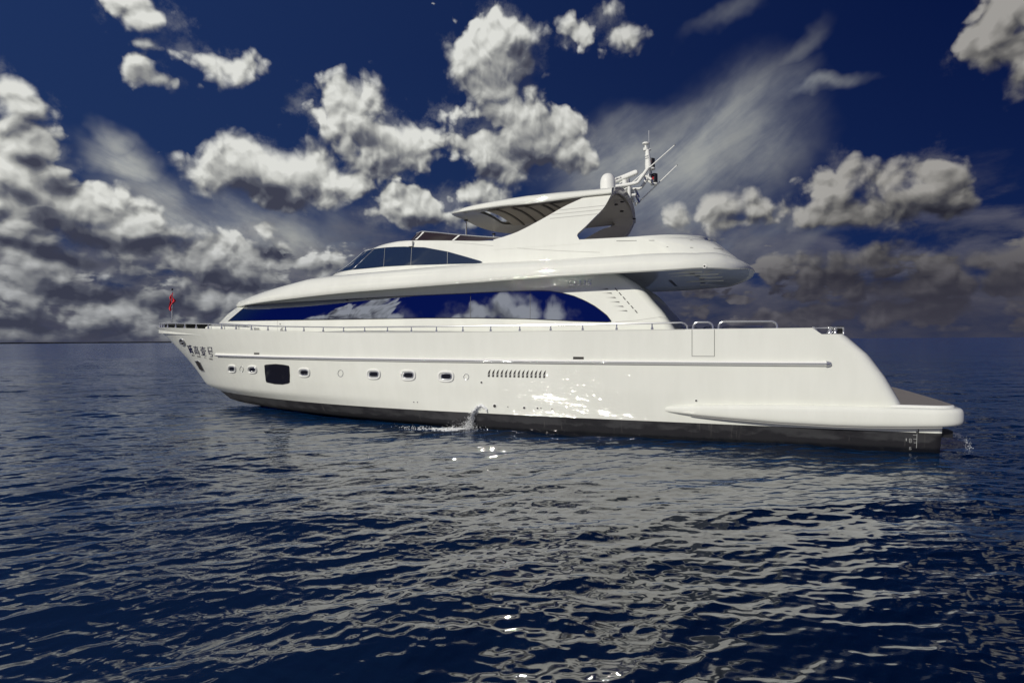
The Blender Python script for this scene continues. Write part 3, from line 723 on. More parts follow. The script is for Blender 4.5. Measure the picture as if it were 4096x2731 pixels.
# door outline and handle forward, louvres and slots in the aft wing
mb = MB(); strip(mb, DWf, [(1110, 1281), (1110.5, 1325)], .012, .006); dr = part(mb, 'side_door', M_SEAML, smooth=0)
mb = MB(); patch_quad(mb, DWf, [(1119, 1293), (1123, 1293), (1123, 1299), (1119, 1299)], .012); part(mb, 'latch', M_GREY, dr)
mb = MB(); patch_poly(mb, DWf, [(1121, 1325), (1122, 1317), (1127, 1311), (1134, 1310), (1129, 1314), (1127.5, 1318), (1132, 1318), (1136, 1325)], .012); part(mb, 'crest', M_GREY, dr)
Z3 = lambda x, y: (2000 + x / 2.904, 1100 + y / 2.904)
for k in range(6):
    dx, dy = k * 44.5, k * 51
    mb = MB(); patch_poly(mb, DWf, [Z3(1136 + dx, 158 + dy), Z3(1248 + dx, 153 + dy), Z3(1262 + dx, 168 + dy)], .006)
    lv = part(mb, 'wing_louvre', M_SEAML, smooth=0)
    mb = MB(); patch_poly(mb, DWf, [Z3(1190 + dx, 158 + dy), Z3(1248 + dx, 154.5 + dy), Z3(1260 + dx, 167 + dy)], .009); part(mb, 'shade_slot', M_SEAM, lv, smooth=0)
    mb = MB(); patch_poly(mb, DWf, [Z3(1330 + k * 46, 150 + dy), Z3(1345 + k * 46, 152 + dy), Z3(1372 + k * 46, 186 + dy), Z3(1358 + k * 46, 186 + dy)], .006); part(mb, 'wing_slot', M_DARKHOLE, smooth=0)
mb = MB(); strip(mb, DWf, [Z3(1340, 545), Z3(1600, 525), Z3(1850, 488), Z3(1925, 478)], .012, .005); part(mb, 'wing_joint', M_SEAML, smooth=0)
# builder's emblem
E = lambda x, y: (2240 + x / 13.067, 1100 + y / 13.067)
mb = MB()
pts = [on(DWf, *E(650 + 215 * math.cos(a), 425 + 160 * math.sin(a)), .03) for a in np.linspace(0, 2 * math.pi, 33)]
mb.tube(pts, .010, 6, cap=False)
out = [(430, 490), (520, 560), (640, 592), (770, 575), (880, 480), (850, 455), (740, 480), (660, 535), (560, 540), (480, 510)]
for i in range(4): mb.add([on(DWf, *E(*q), .03) for q in (out[i], out[i + 1], out[8 - i], out[9 - i])], [(0, 1, 2, 3)])
for a, b in (((520, 350), (585, 350)), ((575, 350), (570, 470)), ((640, 345), (660, 350)), ((790, 340), (800, 410)), ((770, 410), (825, 410))):
    mb.tube([on(DWf, *E(*a), .03), on(DWf, *E(*b), .03)], .011, 6)
em = part(mb, 'emblem', M_BRIGHT)
mb = MB()
for ch, x in (('1', 965), ('1', 1205), ('5', 1440)): glyph_tube(mb, DWf, LT[ch], [E(x + 40, 300), E(x + 210, 285), E(x + 170, 530), E(x, 545)], .026, .035)
part(mb, 'model_number', M_BRIGHT)
mb = MB()
for k, (x, h) in enumerate([(420, 90), (480, 30), (545, 50), (590, 25), (640, 25), (690, 25), (735, 45), (780, 25), (825, 25)]):
    mb.tube([on(DWf, *E(x + 18, 690 - h * .8), .03), on(DWf, *E(x, 690), .03), on(DWf, *E(x + 30, 684), .03)], .008, 5)
part(mb, 'script_lettering', M_BRIGHT)

# ------------------------------------------------------------------ lofted decks: plan outline with offset rings
def outline(xn, xe, bf, n=110):
    s = (1 - np.cos(np.pi * np.linspace(0, 1, n))) / 2
    return np.array([(xn + (xe - xn) * t, -bf(xn + (xe - xn) * t)) for t in s])
def loft(pl, rings, capl=True):
    """rings: list of (inward offset, z function of x and y)"""
    tan = np.gradient(pl, axis=0); nn = np.stack([-tan[:, 1], tan[:, 0]], 1); nn /= np.linalg.norm(nn, axis=1)[:, None] + 1e-9
    nn[0] = (1, 0); nn[-1] = (-1, 0)
    out = []
    for o, zf in rings:
        q = pl + nn * o; q[:, 1] = np.minimum(q[:, 1], 0)
        out.append(np.array([(x, y, zf(a[0], y)) for (x, y), a in zip(q, pl)]))
    return np.stack(out, 1)
# main overhang
BN, BE = -27.75, -4.45
def BWf(x):
    t = (x - BN) / 12.5
    if t <= 0 or x >= BE: return 0.0
    b = 3.80 * (1 - (1 - min(t, 1)) ** 2.1) ** .58
    if x > -7.2: b *= math.sqrt(max(0, 1 - ((x + 7.2) / (BE + 7.2)) ** 2.4)) ** .72
    return b
fb = [(938, 1231), (960, 1225), (993, 1218.8), (1117, 1200), (1268, 1182), (1380, 1170.6), (1575, 1155), (1816, 1136), (2100, 1115), (2400, 1096.7), (2645, 1083.5), (2798, 1074.4)]
ft = [(945, 1217), (962, 1206), (986, 1194.7), (1062, 1163.7), (1148, 1138), (1234, 1115.5), (1303, 1106), (1356, 1101.5), (1640, 1076), (1929, 1052), (2100, 1043.7), (2400, 1027), (2583, 1014), (2720, 1010.5), (2798, 1011)]
FB = np.array([solve(lambda x, z: BWf(x), *p) for p in fb]); FT = np.array([solve(lambda x, z: max(BWf(x) - .38, 0), *p) for p in ft])
zbt = lambda x: interp(x, np.append(FB[:, 0], [-5.2, -4.4]), np.append(FB[:, 2], [5.20, 5.34]))
ztt = lambda x: interp(x, np.append(FT[:, 0], [-5.4, -5.0, -4.7, -4.4]), np.append(FT[:, 2], [5.76, 5.70, 5.62, 5.48]))
def zm(f): return lambda x, y: zbt(x) + (max(ztt(x), zbt(x) + .10) - zbt(x)) * f
pl = outline(BN, BE, BWf, 150)
cove = lambda x: interp(x, [-13, -9.5], [1.0, 0.0])
rings = [(1.1, lambda x, y: zbt(x) + .10 + .08 * cove(x)), (.75, lambda x, y: zbt(x) + .085 + .065 * cove(x)), (.16, lambda x, y: zbt(x) + .03), (.05, zm(.0)), (.01, zm(.06)), (.0, zm(.2)), (.02, zm(.4)), (.08, zm(.62)), (.17, zm(.82)), (.28, zm(.94)), (.40, zm(1.0)), (.7, lambda x, y: zm(1.0)(x, y) + .03)]
L = loft(pl, rings)
mb = MB(); mb.grid(L[:, 2:]); mb.grid(mirror(L[:, 2:])); mb.grid(np.stack([L[:, -1], mirror(L[:, -1])], 0))
brow = part(mb, 'upper_deck', M_WHITE, smooth=40)
mb = MB(); mb.grid(L[:, :3]); mb.grid(mirror(L[:, :3])); mb.grid(np.stack([L[:, 0], mirror(L[:, 0])], 0))
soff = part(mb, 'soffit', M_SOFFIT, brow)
# ceiling lights
for sx, sy in [(1335, 1176), (1413, 1170.5), (1495, 1164), (1584, 1157.5), (1677, 1150.5), (1775, 1143.5), (1877, 1136.5), (1985, 1129), (2099, 1121), (2219, 1113), (2340, 1105), (2474, 1097.5), (2613, 1090)]:
    p = solve(lambda x, z: BWf(x) - .20, sx, sy); z = zbt(p[0]) + .05
    a = part(MB().lathe((p[0], p[1], z), [(.075, .0), (.075, -.02), (.05, -.022)], 14), 'ceiling_light', M_STEEL, brow)
    part(MB().lathe((p[0], p[1], z), [(.045, -.018), (.045, -.026)], 12), 'lens', M_DARKHOLE, a)
Z8 = lambda x, y: (2400 + x / 3.267, 880 + y / 3.267)
for q in [(530, 781), (590, 820), (640, 861), (685, 900), (1207, 707), (1275, 741), (1332, 781), (1345, 830), (1325, 873), (1288, 911)]:
    p = atz(*Z8(*q), 5.26)
    a = part(MB().lathe((p[0], p[1], 5.295), [(.10, .0), (.10, -.02), (.07, -.024)], 14), 'ceiling_light', M_STEEL, brow)
    part(MB().lathe((p[0], p[1], 5.295), [(.06, -.02), (.06, -.03)], 12), 'lens', M_DARKHOLE, a)
for (a, b) in [((545, 757), (885, 740)), ((930, 740), (1545, 707)), ((1300, 765), (1600, 745)), ((1130, 812), (1615, 793)), ((1310, 855), (1595, 842)), ((575, 835), (900, 822)), ((575, 885), (1000, 868)), ((890, 697), (1340, 684))]:
    p, q = atz(*Z8(*a), 5.28), atz(*Z8(*b), 5.28); y = (p[1] + q[1]) / 2
    mb = MB().box((p[0], y - .02, 5.272), (q[0], y + .02, 5.30)); part(mb, 'ceiling_batten', M_TRIM, brow)
p, q = atz(*Z8(915, 783), 5.28), atz(*Z8(980, 862), 5.28)
part(MB().box((p[0] - .06, p[1], 5.268), (p[0] + .06, q[1], 5.30)), 'ceiling_grille', M_BLACK, brow)
p = solve(lambda x, z: BWf(x), *Z8(1366, 604)); part(MB().lathe(p, [(.06, -.03), (.06, .01), (.0, .012)], 14, (0, -1, 0)), 'side_lamp', M_TRIM, brow)
part(MB().lathe(p, [(.03, 0), (.03, .016)], 12, (0, -1, 0)), 'side_lamp', M_DARKHOLE, brow)

# ------------------------------------------------------------------ pilothouse and flybridge body
PX_Z = [5.5, 6.13, 6.34, 7.23]; PX_X = [-22.6, -21.65, -21.2, -19.85]
PA_Z = [5.4, 5.66, 5.88, 6.14, 6.31, 6.39, 6.45]; PA_X = [-4.55, -4.75, -4.85, -5.1, -5.4, -5.65, -5.9]
def PWf(x, z):
    t = (x - interp(z, PX_Z, PX_X)) / 6.0
    xa = interp(z, PA_Z, PA_X)
    if t <= 0 or x >= xa: return 0.0
    b = (2.74 - .10 * (z - 5.8)) * (1 - (1 - min(t, 1)) ** 2.3) ** .5
    if x > xa - 2.4: b *= math.sqrt(max(0, 1 - ((x - xa + 2.4) / 2.4) ** 2)) ** .8
    return b
pt = [(1483.7, 996), (1495, 991), (1511, 984), (1545, 974), (1589, 965), (1626, 962), (1810, 961.4), (1912, 963), (1960, 961), (2000, 962), (2317, 957), (2542, 945.4), (2765, 940), (2798, 942), (2828, 950), (2871, 969), (2908, 999)]
PT = np.array([solve(PWf, *p) for p in pt])
ztop = lambda x: interp(x, np.append([-20.2], np.append(PT[:, 0], [-4.7])), np.append([7.05], np.append(PT[:, 2], [5.6])))
G = []
for s_ in (1 - np.cos(np.pi * np.linspace(0, 1, 130))) / 2:
    row = []
    for v in np.linspace(0, 1, 16):
        x = -12.0
        for _ in range(16):
            z = 5.5 + (ztop(x) - 5.5) * v; x = interp(z, PX_Z, PX_X) + (interp(z, PA_Z, PA_X) - interp(z, PX_Z, PX_X)) * s_
        row.append((x, -PWf(x, z), z))
    x, y, z = row[-1]
    rf = min(1, max(0, (-16.6 - x) / .7))
    row[-1] = (x, y, z - .02)
    row.append((x, min(0, y + .04), z)); row.append((x, min(0, y + .18), z + .02))
    row.append((x, min(0, y + .21), z + .03 - (1 - rf) * (z - 5.95))); row.append((x, 0, z + .06 - (1 - rf) * (z - 5.95)))
    G.append(row)
G = np.array(G); mb = MB(); mb.grid(G); mb.grid(mirror(G)); fly = part(mb, 'flybridge', M_WHITE, smooth=45)
# wheelhouse glazing
pwt = [(1486, 999.5), (1497, 996), (1540, 990.5), (1580, 988), (1620, 987), (1700, 990), (1790, 1006.5), (1860, 1026), (1925, 1045), (1929, 1048)]
pwb = [(1388, 1082), (1410, 1079.5), (1500, 1071), (1538, 1067), (1640, 1061), (1700, 1059.5), (1790, 1056.5), (1925, 1053.5), (1929, 1051)]
mb = MB(); tx, ty = zip(*pwt); bx, by = zip(*pwb)
P = window(mb, PWf, pwt, pwb, 60, 8, .014, 1408, 1929, 1497)
# carry the pane round the front to the centreline
F0 = []
for k, e in enumerate(P[0]):
    xf = interp(e[2], PX_Z, PX_X); row = []
    for u in np.linspace(1, 0, 14):
        x = xf + (e[0] - xf) * u ** 2; row.append((x - .012, -PWf(x, e[2]) - .012 * (u > 0), e[2]))
    F0.append(row)
F0 = np.array(F0); mbw = MB(); mbw.grid(F0); mbw.grid(mirror(F0)); part(MB().grid(mirror(P)), 'wheelhouse_window', M_GLASS2)
pw = part(mb, 'wheelhouse_window', M_GLASS2); part(mbw, 'windscreen', M_GLASS2)
mb = MB().tube(list(P[0]), .02, 6); part(mb, 'front_pillar', M_STEEL, pw)
for a, b in (((708, 385), (692, 612)), ((1023, 374), (1011, 593)), ((1443, 432), (1441, 577))):
    A = (1300 + a[0] / 2.94, 860 + a[1] / 2.94); B = (1300 + b[0] / 2.94, 860 + b[1] / 2.94)
    mb = MB(); strip(mb, PWf, [(A[0] + (B[0] - A[0]) * k / 6, A[1] + (B[1] - A[1]) * k / 6) for k in range(7)], .014, .020); part(mb, 'mullion', M_GREY, pw, smooth=0)
p = on(PWf, 1647, 978, .05); mb = MB().box(p - np.array([.09, .08, .10]), p + np.array([.09, .08, .10])); cm = part(mb, 'floodlight', M_TRIM)
part(MB().box(p + np.array([-.093, -.05, -.04]), p + np.array([-.06, .02, .05])), 'lens', M_BLACK, cm)
Z7 = lambda x, y: (1300 + x / 2.94, 860 + y / 2.94)
mb = MB(); strip(mb, PWf, [Z7(1500, 322), Z7(1800, 346), Z7(2100, 376), Z7(2352, 398), (2250, 1004), (2400, 1010)], .012, .005); part(mb, 'moulding_line', M_SEAML, smooth=0)
mb = MB(); strip(mb, PWf, [Z8(215, 276), Z8(700, 268), Z8(1200, 266), Z8(1440, 275), Z8(1520, 284)], .016, .006); part(mb, 'moulding_line', M_SEAM, smooth=0)
mb = MB(); strip(mb, PWf, [Z8(870, 351), Z8(1200, 363), Z8(1500, 372), Z8(1610, 386)], .016, .006); part(mb, 'moulding_line', M_SEAM, smooth=0)

# flybridge windscreen: smoked band with steel posts and a top rail
sb = [(1640, 962), (1700, 962.5), (1810, 963.5), (1912, 964), (1990, 955)]; st = [(1676, 927.5), (1692, 926), (1750, 930.5), (1820, 938), (1912, 945.5), (2015, 952)]
PWs = lambda x, z: max(PWf(x, min(z, 6.95)) - .16, 0)
mb = MB(); P = window(mb, PWs, st, sb, 40, 3, 0, 1652, 1990, 1684)
F0 = []
for e in P[0]:
    row = []
    for u in np.linspace(1, 0, 12): row.append((e[0] - .75 * math.sqrt(1 - u * u), e[1] * u, e[2] + .04 * (1 - u)))
    F0.append(row)
F0 = np.array(F0); mb.grid(F0); mb.grid(mirror(F0)); mb.grid(mirror(P)); scr = part(mb, 'flybridge_screen', M_SCREEN)
tr = list(P[::-1, 0]) + list(F0[0]); tr2 = list(mirror(np.array(tr)))
part(MB().tube(tr + tr2[::-1], .022, 8), 'top_rail', M_CHROME, scr)
for a, b in (((1659, 959), (1691, 927)), ((1807, 962), (1834, 940))):
    A, B = solve(PWs, *a), solve(PWs, *b); d = np.array([.11, -.02, 0])
    for q in (1, -1):
        m_ = np.array([1, q, 1]); mb = MB().add([A * m_, (A + d * m_ * [1, 1, 1]), (B + d), B * m_] if q == 1 else [A * m_, (A + d) * m_, (B + d) * m_, B * m_], [(0, 1, 2, 3)])
        part(mb, 'screen_post', M_TRIM, scr, smooth=0)

# ------------------------------------------------------------------ hardtop and arch
HN, HE = -15.6, -8.9
def HTf(x):
    t = (x - HN) / 3.4
    if t <= 0: return 0.0
    b = 2.62 * (1 - (1 - min(t, 1)) ** 3.0) ** .30
    return b
camb = lambda y: .46 * (1 - min(1, (y / 2.62) ** 2))
hb_ = [(1838, 847.6), (1907, 838.6), (2009, 824.6), (2111, 815.7), (2213, 803), (2351, 784)]; ht_ = [(1826, 843.7), (1849, 834.8), (1907, 823), (2009, 805.5), (2111, 790), (2239, 776), (2380, 764.6)]
HBt = np.array([at(x, y, -2.6) for x, y in hb_]); HTt = np.array([at(x, y, -2.25) for x, y in ht_])
zhb = lambda x: interp(x, HBt[:, 0], HBt[:, 2]) - .01; zht = lambda x: max(interp(x, HTt[:, 0], HTt[:, 2]) - .02, zhb(x) + .08)
pl = outline(HN, HE, HTf, 90); pl = pl[:-1] if pl[-1, 1] == 0 else pl
cb = lambda f: (lambda x, y: f(x) + camb(y) * .62)
def loft_open(pl, rings):
    tan = np.gradient(pl, axis=0); nn = np.stack([-tan[:, 1], tan[:, 0]], 1); nn /= np.linalg.norm(nn, axis=1)[:, None] + 1e-9; nn[0] = (1, 0); nn[-1] = nn[-5]
    o_ = []
    for o, zf in rings:
        q = pl + nn * o; q[:, 1] = np.minimum(q[:, 1], 0); o_.append(np.array([(x, y, zf(a[0], y)) for (x, y), a in zip(q, pl)]))
    return np.stack(o_, 1)
mid = lambda f: (lambda x, y: zhb(x) + (zht(x) - zhb(x)) * f + camb(y) * .62)
rg = [(.05, cb(zhb)), (.01, mid(.15)), (.0, mid(.4)), (.03, mid(.7)), (.12, mid(.9)), (.3, mid(1.0)), (.75, mid(1.05)), (1.1, mid(1.1))]
L = loft_open(pl, rg); mb = MB(); mb.grid(L); mb.grid(mirror(L))
rg2 = [(.05, cb(zhb)), (.3, lambda x, y: zhb(x) + .02 + camb(y) * .62), (.75, lambda x, y: zhb(x) + .03 + camb(y) * .62), (1.1, lambda x, y: zhb(x) + .035 + camb(y) * .62)]
L2 = loft_open(pl, rg2); mu = MB(); mu.grid(L2); mu.grid(mirror(L2))
gap = (-14.36, -13.98)
def ladder(mbx, edge):
    ys = np.linspace(-1, 1, 9)
    def row(p): return [(p[0], p[1] * -t if False else -abs(p[1]) * t * -1 * -1, p[2] + (camb(p[1] * t) - camb(p[1])) * .62) for t in ys]
    xs = edge[:, 0]
    for i in range(len(edge) - 1):
        if edge[i + 1][0] - edge[i][0] < 1e-5: continue
        a, b = edge[i], edge[i + 1]
        if a[0] > gap[0] and b[0] < gap[1]: continue
        mbx.grid(np.array([row(a), row(b)]))
# insert exact rows at the gap
def with_gap(edge):
    out = []
    for i in range(len(edge) - 1):
        out.append(edge[i])
        for g in gap:
            if edge[i][0] < g < edge[i + 1][0]:
                t = (g - edge[i][0]) / (edge[i + 1][0] - edge[i][0]); out.append(edge[i] * (1 - t) + edge[i + 1] * t)
    out.append(edge[-1]); out = np.array(out); eps = 1e-4
    return out
def ladder2(mbx, edge):
    e = with_gap(edge); ys = np.linspace(-1, 1, 9)
    def row(p): return [(p[0], p[1] * t, p[2] + (camb(p[1] * t) - camb(p[1])) * .62) for t in ys]
    for a, b in zip(e[:-1], e[1:]):
        if b[0] - a[0] < 1e-6 or (a[0] >= gap[0] - 1e-6 and b[0] <= gap[1] + 1e-6): continue
        mbx.grid(np.array([row(a), row(b)]))
ladder2(mb, L[:, -1]); ladder2(mu, L2[:, -1])
top_ = part(mb, 'hardtop', M_WHITE, smooth=40); part(mu, 'ceiling', M_UNDER, top_)
zc_ = lambda x, y: zhb(x) + .035 + camb(y) * .62
mb = MB(); xs = np.linspace(-13.93, -10.6, 20); ys = np.linspace(-1.5, 1.5, 11)
mb.grid(np.array([[(x, y, zc_(x, y) - .02 - .012 * math.sin((x + 13.98) * 5)) for y in ys] for x in xs])); part(mb, 'sunroof_panel', M_FABRIC, top_)
for x in (-13.48, -12.88, -12.30, -11.70, -11.34):
    mb = MB(); mb.grid(np.array([[(x + d, y, zc_(x, y) - .035 - h) for d, h in ((-.055, 0), (-.04, .025), (.04, .025), (.055, 0))] for y in ys])); part(mb, 'slat', M_SLAT, top_)
# front posts
for x_, y in ((-15.50, -.02), (-15.2, 2.25)):
    o = part(MB().tube([(x_, y, 6.3), (x_, y, zhb(x_) + .05 + camb(y) * .62)], .04, 12), 'roof_post', M_CHROME, top_)
    part(MB().lathe((x_, y, zhb(x_) + .0 + camb(y) * .62), [(.075, -.03), (.09, 0), (.06, .04)], 14), 'collar', M_BLACK, o)
# the arch: an inverted U swept from coaming to roof and down again
AZ = [6.35, 6.79, 6.83, 6.94, 7.11, 7.35, 7.74, 7.99, 8.08, 8.2]; 
fr_pix = [(1975, 955), (2018, 946.7), (2065, 930), (2111, 907.5), (2170, 875.6), (2264, 822), (2351, 783.8)]
af_pix = [(2317, 957), (2306, 938.6), (2343, 905), (2378, 869.5), (2405, 843), (2420, 825), (2435, 798), (2451, 768)]
YW = lambda z: interp(z, [5.8, 6.5, 7.0, 7.5, 7.9, 8.05], [2.744, 2.672, 2.624, 2.58, 2.53, 2.48])
FRp = np.array([solve(lambda x, z: YW(z), *p) for p in fr_pix]); AFp = np.array([solve(lambda x, z: YW(z), *p) for p in af_pix])
U = [(YW(z), z) for z in np.linspace(6.35, 7.9, 22)] + [(2.48, 8.02), (2.38, 8.14), (2.2, 8.25), (1.95, 8.345), (1.6, 8.43), (1.1, 8.51), (.55, 8.56), (0, 8.575)]
def xfr(y, z): return interp(z, FRp[:, 2], FRp[:, 0]) if z < FRp[-1, 2] else FRp[-1, 0] - .25 * (z - FRp[-1, 2])
def xaf(y, z):
    if z <= AFp[1, 2]: return AFp[1, 0] + (AFp[1, 2] - z) * .55
    if z < AFp[-1, 2]: return interp(z, AFp[1:, 2], AFp[1:, 0])
    return AFp[-1, 0] + .12 * (1 - (y / 2.48) ** 2)
outer = []; inner = []
Ua = np.array(U); tg = np.gradient(Ua, axis=0); ng = np.stack([-tg[:, 1], tg[:, 0]], 1); ng /= np.linalg.norm(ng, axis=1)[:, None]
for (y, z), n in zip(U, ng):
    x0, x1 = xfr(y, z), xaf(y, z)
    th = .22
    yi, zi = max(y - abs(n[0]) * th, 0), z - abs(n[1]) * th
    outer.append([(x0 + (x1 - x0) * t, -(y + .004), z) for t in np.linspace(0, 1, 10)])
    inner.append([(x0 + .03 + (x1 - .10 - x0) * t, -yi, zi) for t in np.linspace(0, 1, 10)])
outer, inner = np.array(outer), np.array(inner)
mb = MB(); mb.grid(outer); mb.grid(mirror(outer)); arch = part(mb, 'radar_arch', M_WHITE, smooth=45)
mb = MB()
for sgn in (1, -1):
    f_ = (lambda a: a) if sgn == 1 else mirror
    mb.grid(f_(inner)); mb.grid(f_(np.stack([outer[:, -1], inner[:, -1]], 1))); mb.grid(f_(np.stack([outer[:, 0], inner[:, 0]], 1)))
part(mb, 'arch_lining', M_UNDER, arch, smooth=40)
Z6 = lambda x, y: (2200 + x / 3.36, 560 + y / 3.36)
for a, b in (((120, 945), (745, 880)), ((20, 1003), (705, 935)), ((0, 1058), (650, 993))):
    mb = MB(); A, B = Z6(*a), Z6(*b); strip(mb, lambda x, z: YW(z) + .004, [(A[0] + (B[0] - A[0]) * k / 8, A[1] + (B[1] - A[1]) * k / 8) for k in range(9)], .022, .004); part(mb, 'groove', M_SEAML, arch, smooth=0)
for q in ((970, 833), (890, 870), (965, 962), (1022, 1050), (1132, 1062)):
    p = at(*Z6(*q), 1.6 if q[0] < 1100 else 2.2)
    pz = interp(abs(p[1]), Ua[::-1, 0], Ua[::-1, 1]) - .235
    if pz < 7.95: pz = 8.1
    p = atz(*Z6(*q), pz); part(MB().lathe(p, [(.07, .02), (.07, -.015), (.04, -.02)], 12), 'arch_light', M_BLACK, arch)

# ------------------------------------------------------------------ mast, radar, domes and aerials
L5 = lambda x, y: (2400 + x / 5.6, 560 + y / 5.6)
def tp_(pts, Y): return [at(*L5(*p), Y) for p in pts]
mast = part(MB().tube(tp_([(1085, 640), (1080, 560), (1070, 400), (1060, 225)], 0), [.125, .12, .095, .075], 12), 'mast', M_TRIM)
part(MB().tube(tp_([(300, 1050), (600, 1005), (790, 970), (850, 945), (905, 870), (985, 760), (1050, 665), (1090, 610)], -.35), .062, 10), 'mast_tube', M_TRIM, mast)
part(MB().tube(tp_([(400, 1150), (600, 1115), (780, 1092), (880, 1092), (930, 1060), (1000, 960), (1060, 850), (1135, 745), (1133, 700), (1100, 610)], .35), .058, 10), 'mast_tube', M_TRIM, mast)
part(MB().tube(tp_([(985, 785), (1080, 840), (1150, 885)], -.3), .045, 8), 'spreader', M_TRIM, mast)
part(MB().tube(tp_([(1035, 880), (1060, 905), (1175, 980)], .4), .045, 8), 'spreader', M_TRIM, mast)
part(MB().tube(tp_([(985, 800), (1030, 905)], 0), .03, 8), 'brace', M_STEEL, mast)
part(MB().tube(tp_([(1155, 880), (1192, 998)], 0), .035, 8), 'brace', M_STEEL, mast)
part(MB().tube(tp_([(1092, 320), (1112, 440), (1118, 570)], .15), .045, 8), 'conduit', M_TRIM, mast)
part(MB().tube(tp_([(585, 1255), (700, 1235), (800, 1228)], -.2), .05, 8), 'step', M_TRIM, mast)
part(MB().tube(tp_([(795, 1235), (885, 1400)], .1), .04, 8), 'brace', M_STEEL, mast)
part(MB().tube(tp_([(788, 1095), (872, 1280)], .1), .04, 8), 'brace', M_STEEL, mast)
for a, b, y in (((650, 1000), (655, 1300), -.3), ((722, 1110), (745, 1400), .3), ((545, 1150), (550, 1240), .0)): part(MB().tube(tp_([a, b], y), .06, 10), 'leg', M_TRIM, mast)
part(MB().tube(tp_([(865, 1410), (790, 1425), (805, 1475)], .4), .045, 8), 'foot', M_TRIM, mast)
p = tp_([(1024, 205)], 0)[0]; a = part(MB().lathe(p, [(.09, -.06), (.10, .03), (.04, .06), (.04, .15), (.13, .18), (.12, .23), (0, .25)], 16), 'masthead_light', M_TRIM, mast)
p = tp_([(1100, 225)], .1)[0]; part(MB().tube([p, p + np.array([0, 0, .72])], .014, 6), 'whip', M_STEEL, mast)
part(MB().lathe(p, [(.0, -.02), (.08, -.01), (.08, .01), (0, .02)], 10), 'bracket', M_TRIM, mast)
for q, y in (((1153, 525), .1), ((1214, 865), .1)):
    p = tp_([q], y)[0]; a = part(MB().lathe(p, [(.10, -.17), (.125, -.15), (.125, .16), (.08, .18)], 16), 'navigation_light', M_BLACK, mast)
    part(MB().lathe(p + np.array([0, 0, -.2]), [(.14, -.03), (.14, .02), (.06, .03)], 14), 'base', M_TRIM, a)
    part(MB().lathe(p + np.array([-.03, -.105, 0]), [(.035, -.06), (.04, 0), (.035, .06)], 10), 'lens', M_LENS, a)
for q, y in (((1040, 350), -.1), ((1045, 398), -.1)): p = tp_([q], y)[0]; part(MB().box(p - np.array([.05, .03, .02]), p + np.array([.05, .03, .02])), 'clip', M_TRIM, mast)
def dome(cx, cy, half, h, Y, nm, base=.0):
    b = at(cx, cy, Y); s_ = half / FPX * (b - CAM) @ CD
    prof = [(s_ * .98, -base), (s_, 0), (s_, h * .42)] + [(s_ * math.cos(a) ** .8, h * (.42 + .58 * math.sin(a))) for a in np.linspace(.1, math.pi / 2 - .02, 10)]
    return part(MB().lathe(b, prof, 28), nm, M_TRIM)
d1 = dome(2431.5, 763, 30.5, .62, -1.1, 'satellite_dome', .12)
d2 = dome(2498.5, 749, 20.5, .48, .5, 'satellite_dome', .0)
p = at(2498.5, 752, .5); part(MB().lathe(p, [(.22, -.34), (.24, -.3), (.24, .0)], 20), 'pedestal', M_GREY, d2)
# open array radar scanner
A, B = at(2449, 728.5, .15), at(2551, 687, -.25); dvec = (B - A) / np.linalg.norm(B - A)
mb = MB(); N = 22; rows_ = []
for k in range(N + 1):
    c = A + (B - A) * k / N; e = min(1, .55 + .45 * math.sin(math.pi * min(1, max(0, min(k, N - k) / 1.6)) / 2))
    up = np.array([0, 0, 1.0]); sd = np.cross(dvec, up); sd /= np.linalg.norm(sd); uu = np.cross(sd, dvec)
    rows_.append([c + sd * (.09 * e * math.copysign(abs(math.cos(a)) ** .6, math.cos(a))) + uu * (.092 * e * math.copysign(abs(math.sin(a)) ** .6, math.sin(a))) for a in np.linspace(0, 2 * math.pi, 17)[:-1]])
mb.grid(np.array(rows_), cv=True); mb.add(rows_[0], [tuple(range(16))]); mb.add(rows_[-1], [tuple(range(16))])
radar = part(mb, 'radar_scanner', M_TRIM)
cm_ = (A + B) / 2; part(MB().lathe(cm_ + np.array([0, 0, -.62]), [(.2, 0), (.24, .1), (.24, .3), (.1, .38), (.1, .5)], 20), 'turning_unit', M_TRIM, radar)
up = np.array([0, 0, 1.0]); sd = np.cross(dvec, up); sd /= np.linalg.norm(sd); uu = np.cross(sd, dvec)
if sd[1] > 0: sd = -sd
mb = MB(); c0 = A + (B - A) * .10 + sd * .098
for k, ch in enumerate('GARMIN'):
    o = c0 + dvec * (.060 * k)
    for (x0, y0, x1, y1) in LT[ch]:
        a = o + dvec * (.042 * x0) + uu * (.035 - .07 * y0); b = o + dvec * (.042 * x1) + uu * (.035 - .07 * y1)
        d_ = b - a; d_ /= np.linalg.norm(d_); w_ = np.cross(d_, sd) * .006; mb.add([a - w_, b - w_, b + w_, a + w_], [(0, 1, 2, 3)])
part(mb, 'lettering', M_NAVY, radar, smooth=0, merge=0)
for a, b, y in (((485, 1170), (1668, 122), -.3), ((890, 1375), (1722, 570), .3)):
    P_ = tp_([a, b], y); o = part(MB().tube(P_, [.028, .018], 8), 'whip_aerial', M_TRIM)
    part(MB().tube([P_[1], P_[1] + (P_[1] - P_[0]) * .012], .02, 8), 'tip', M_BLACK, o)

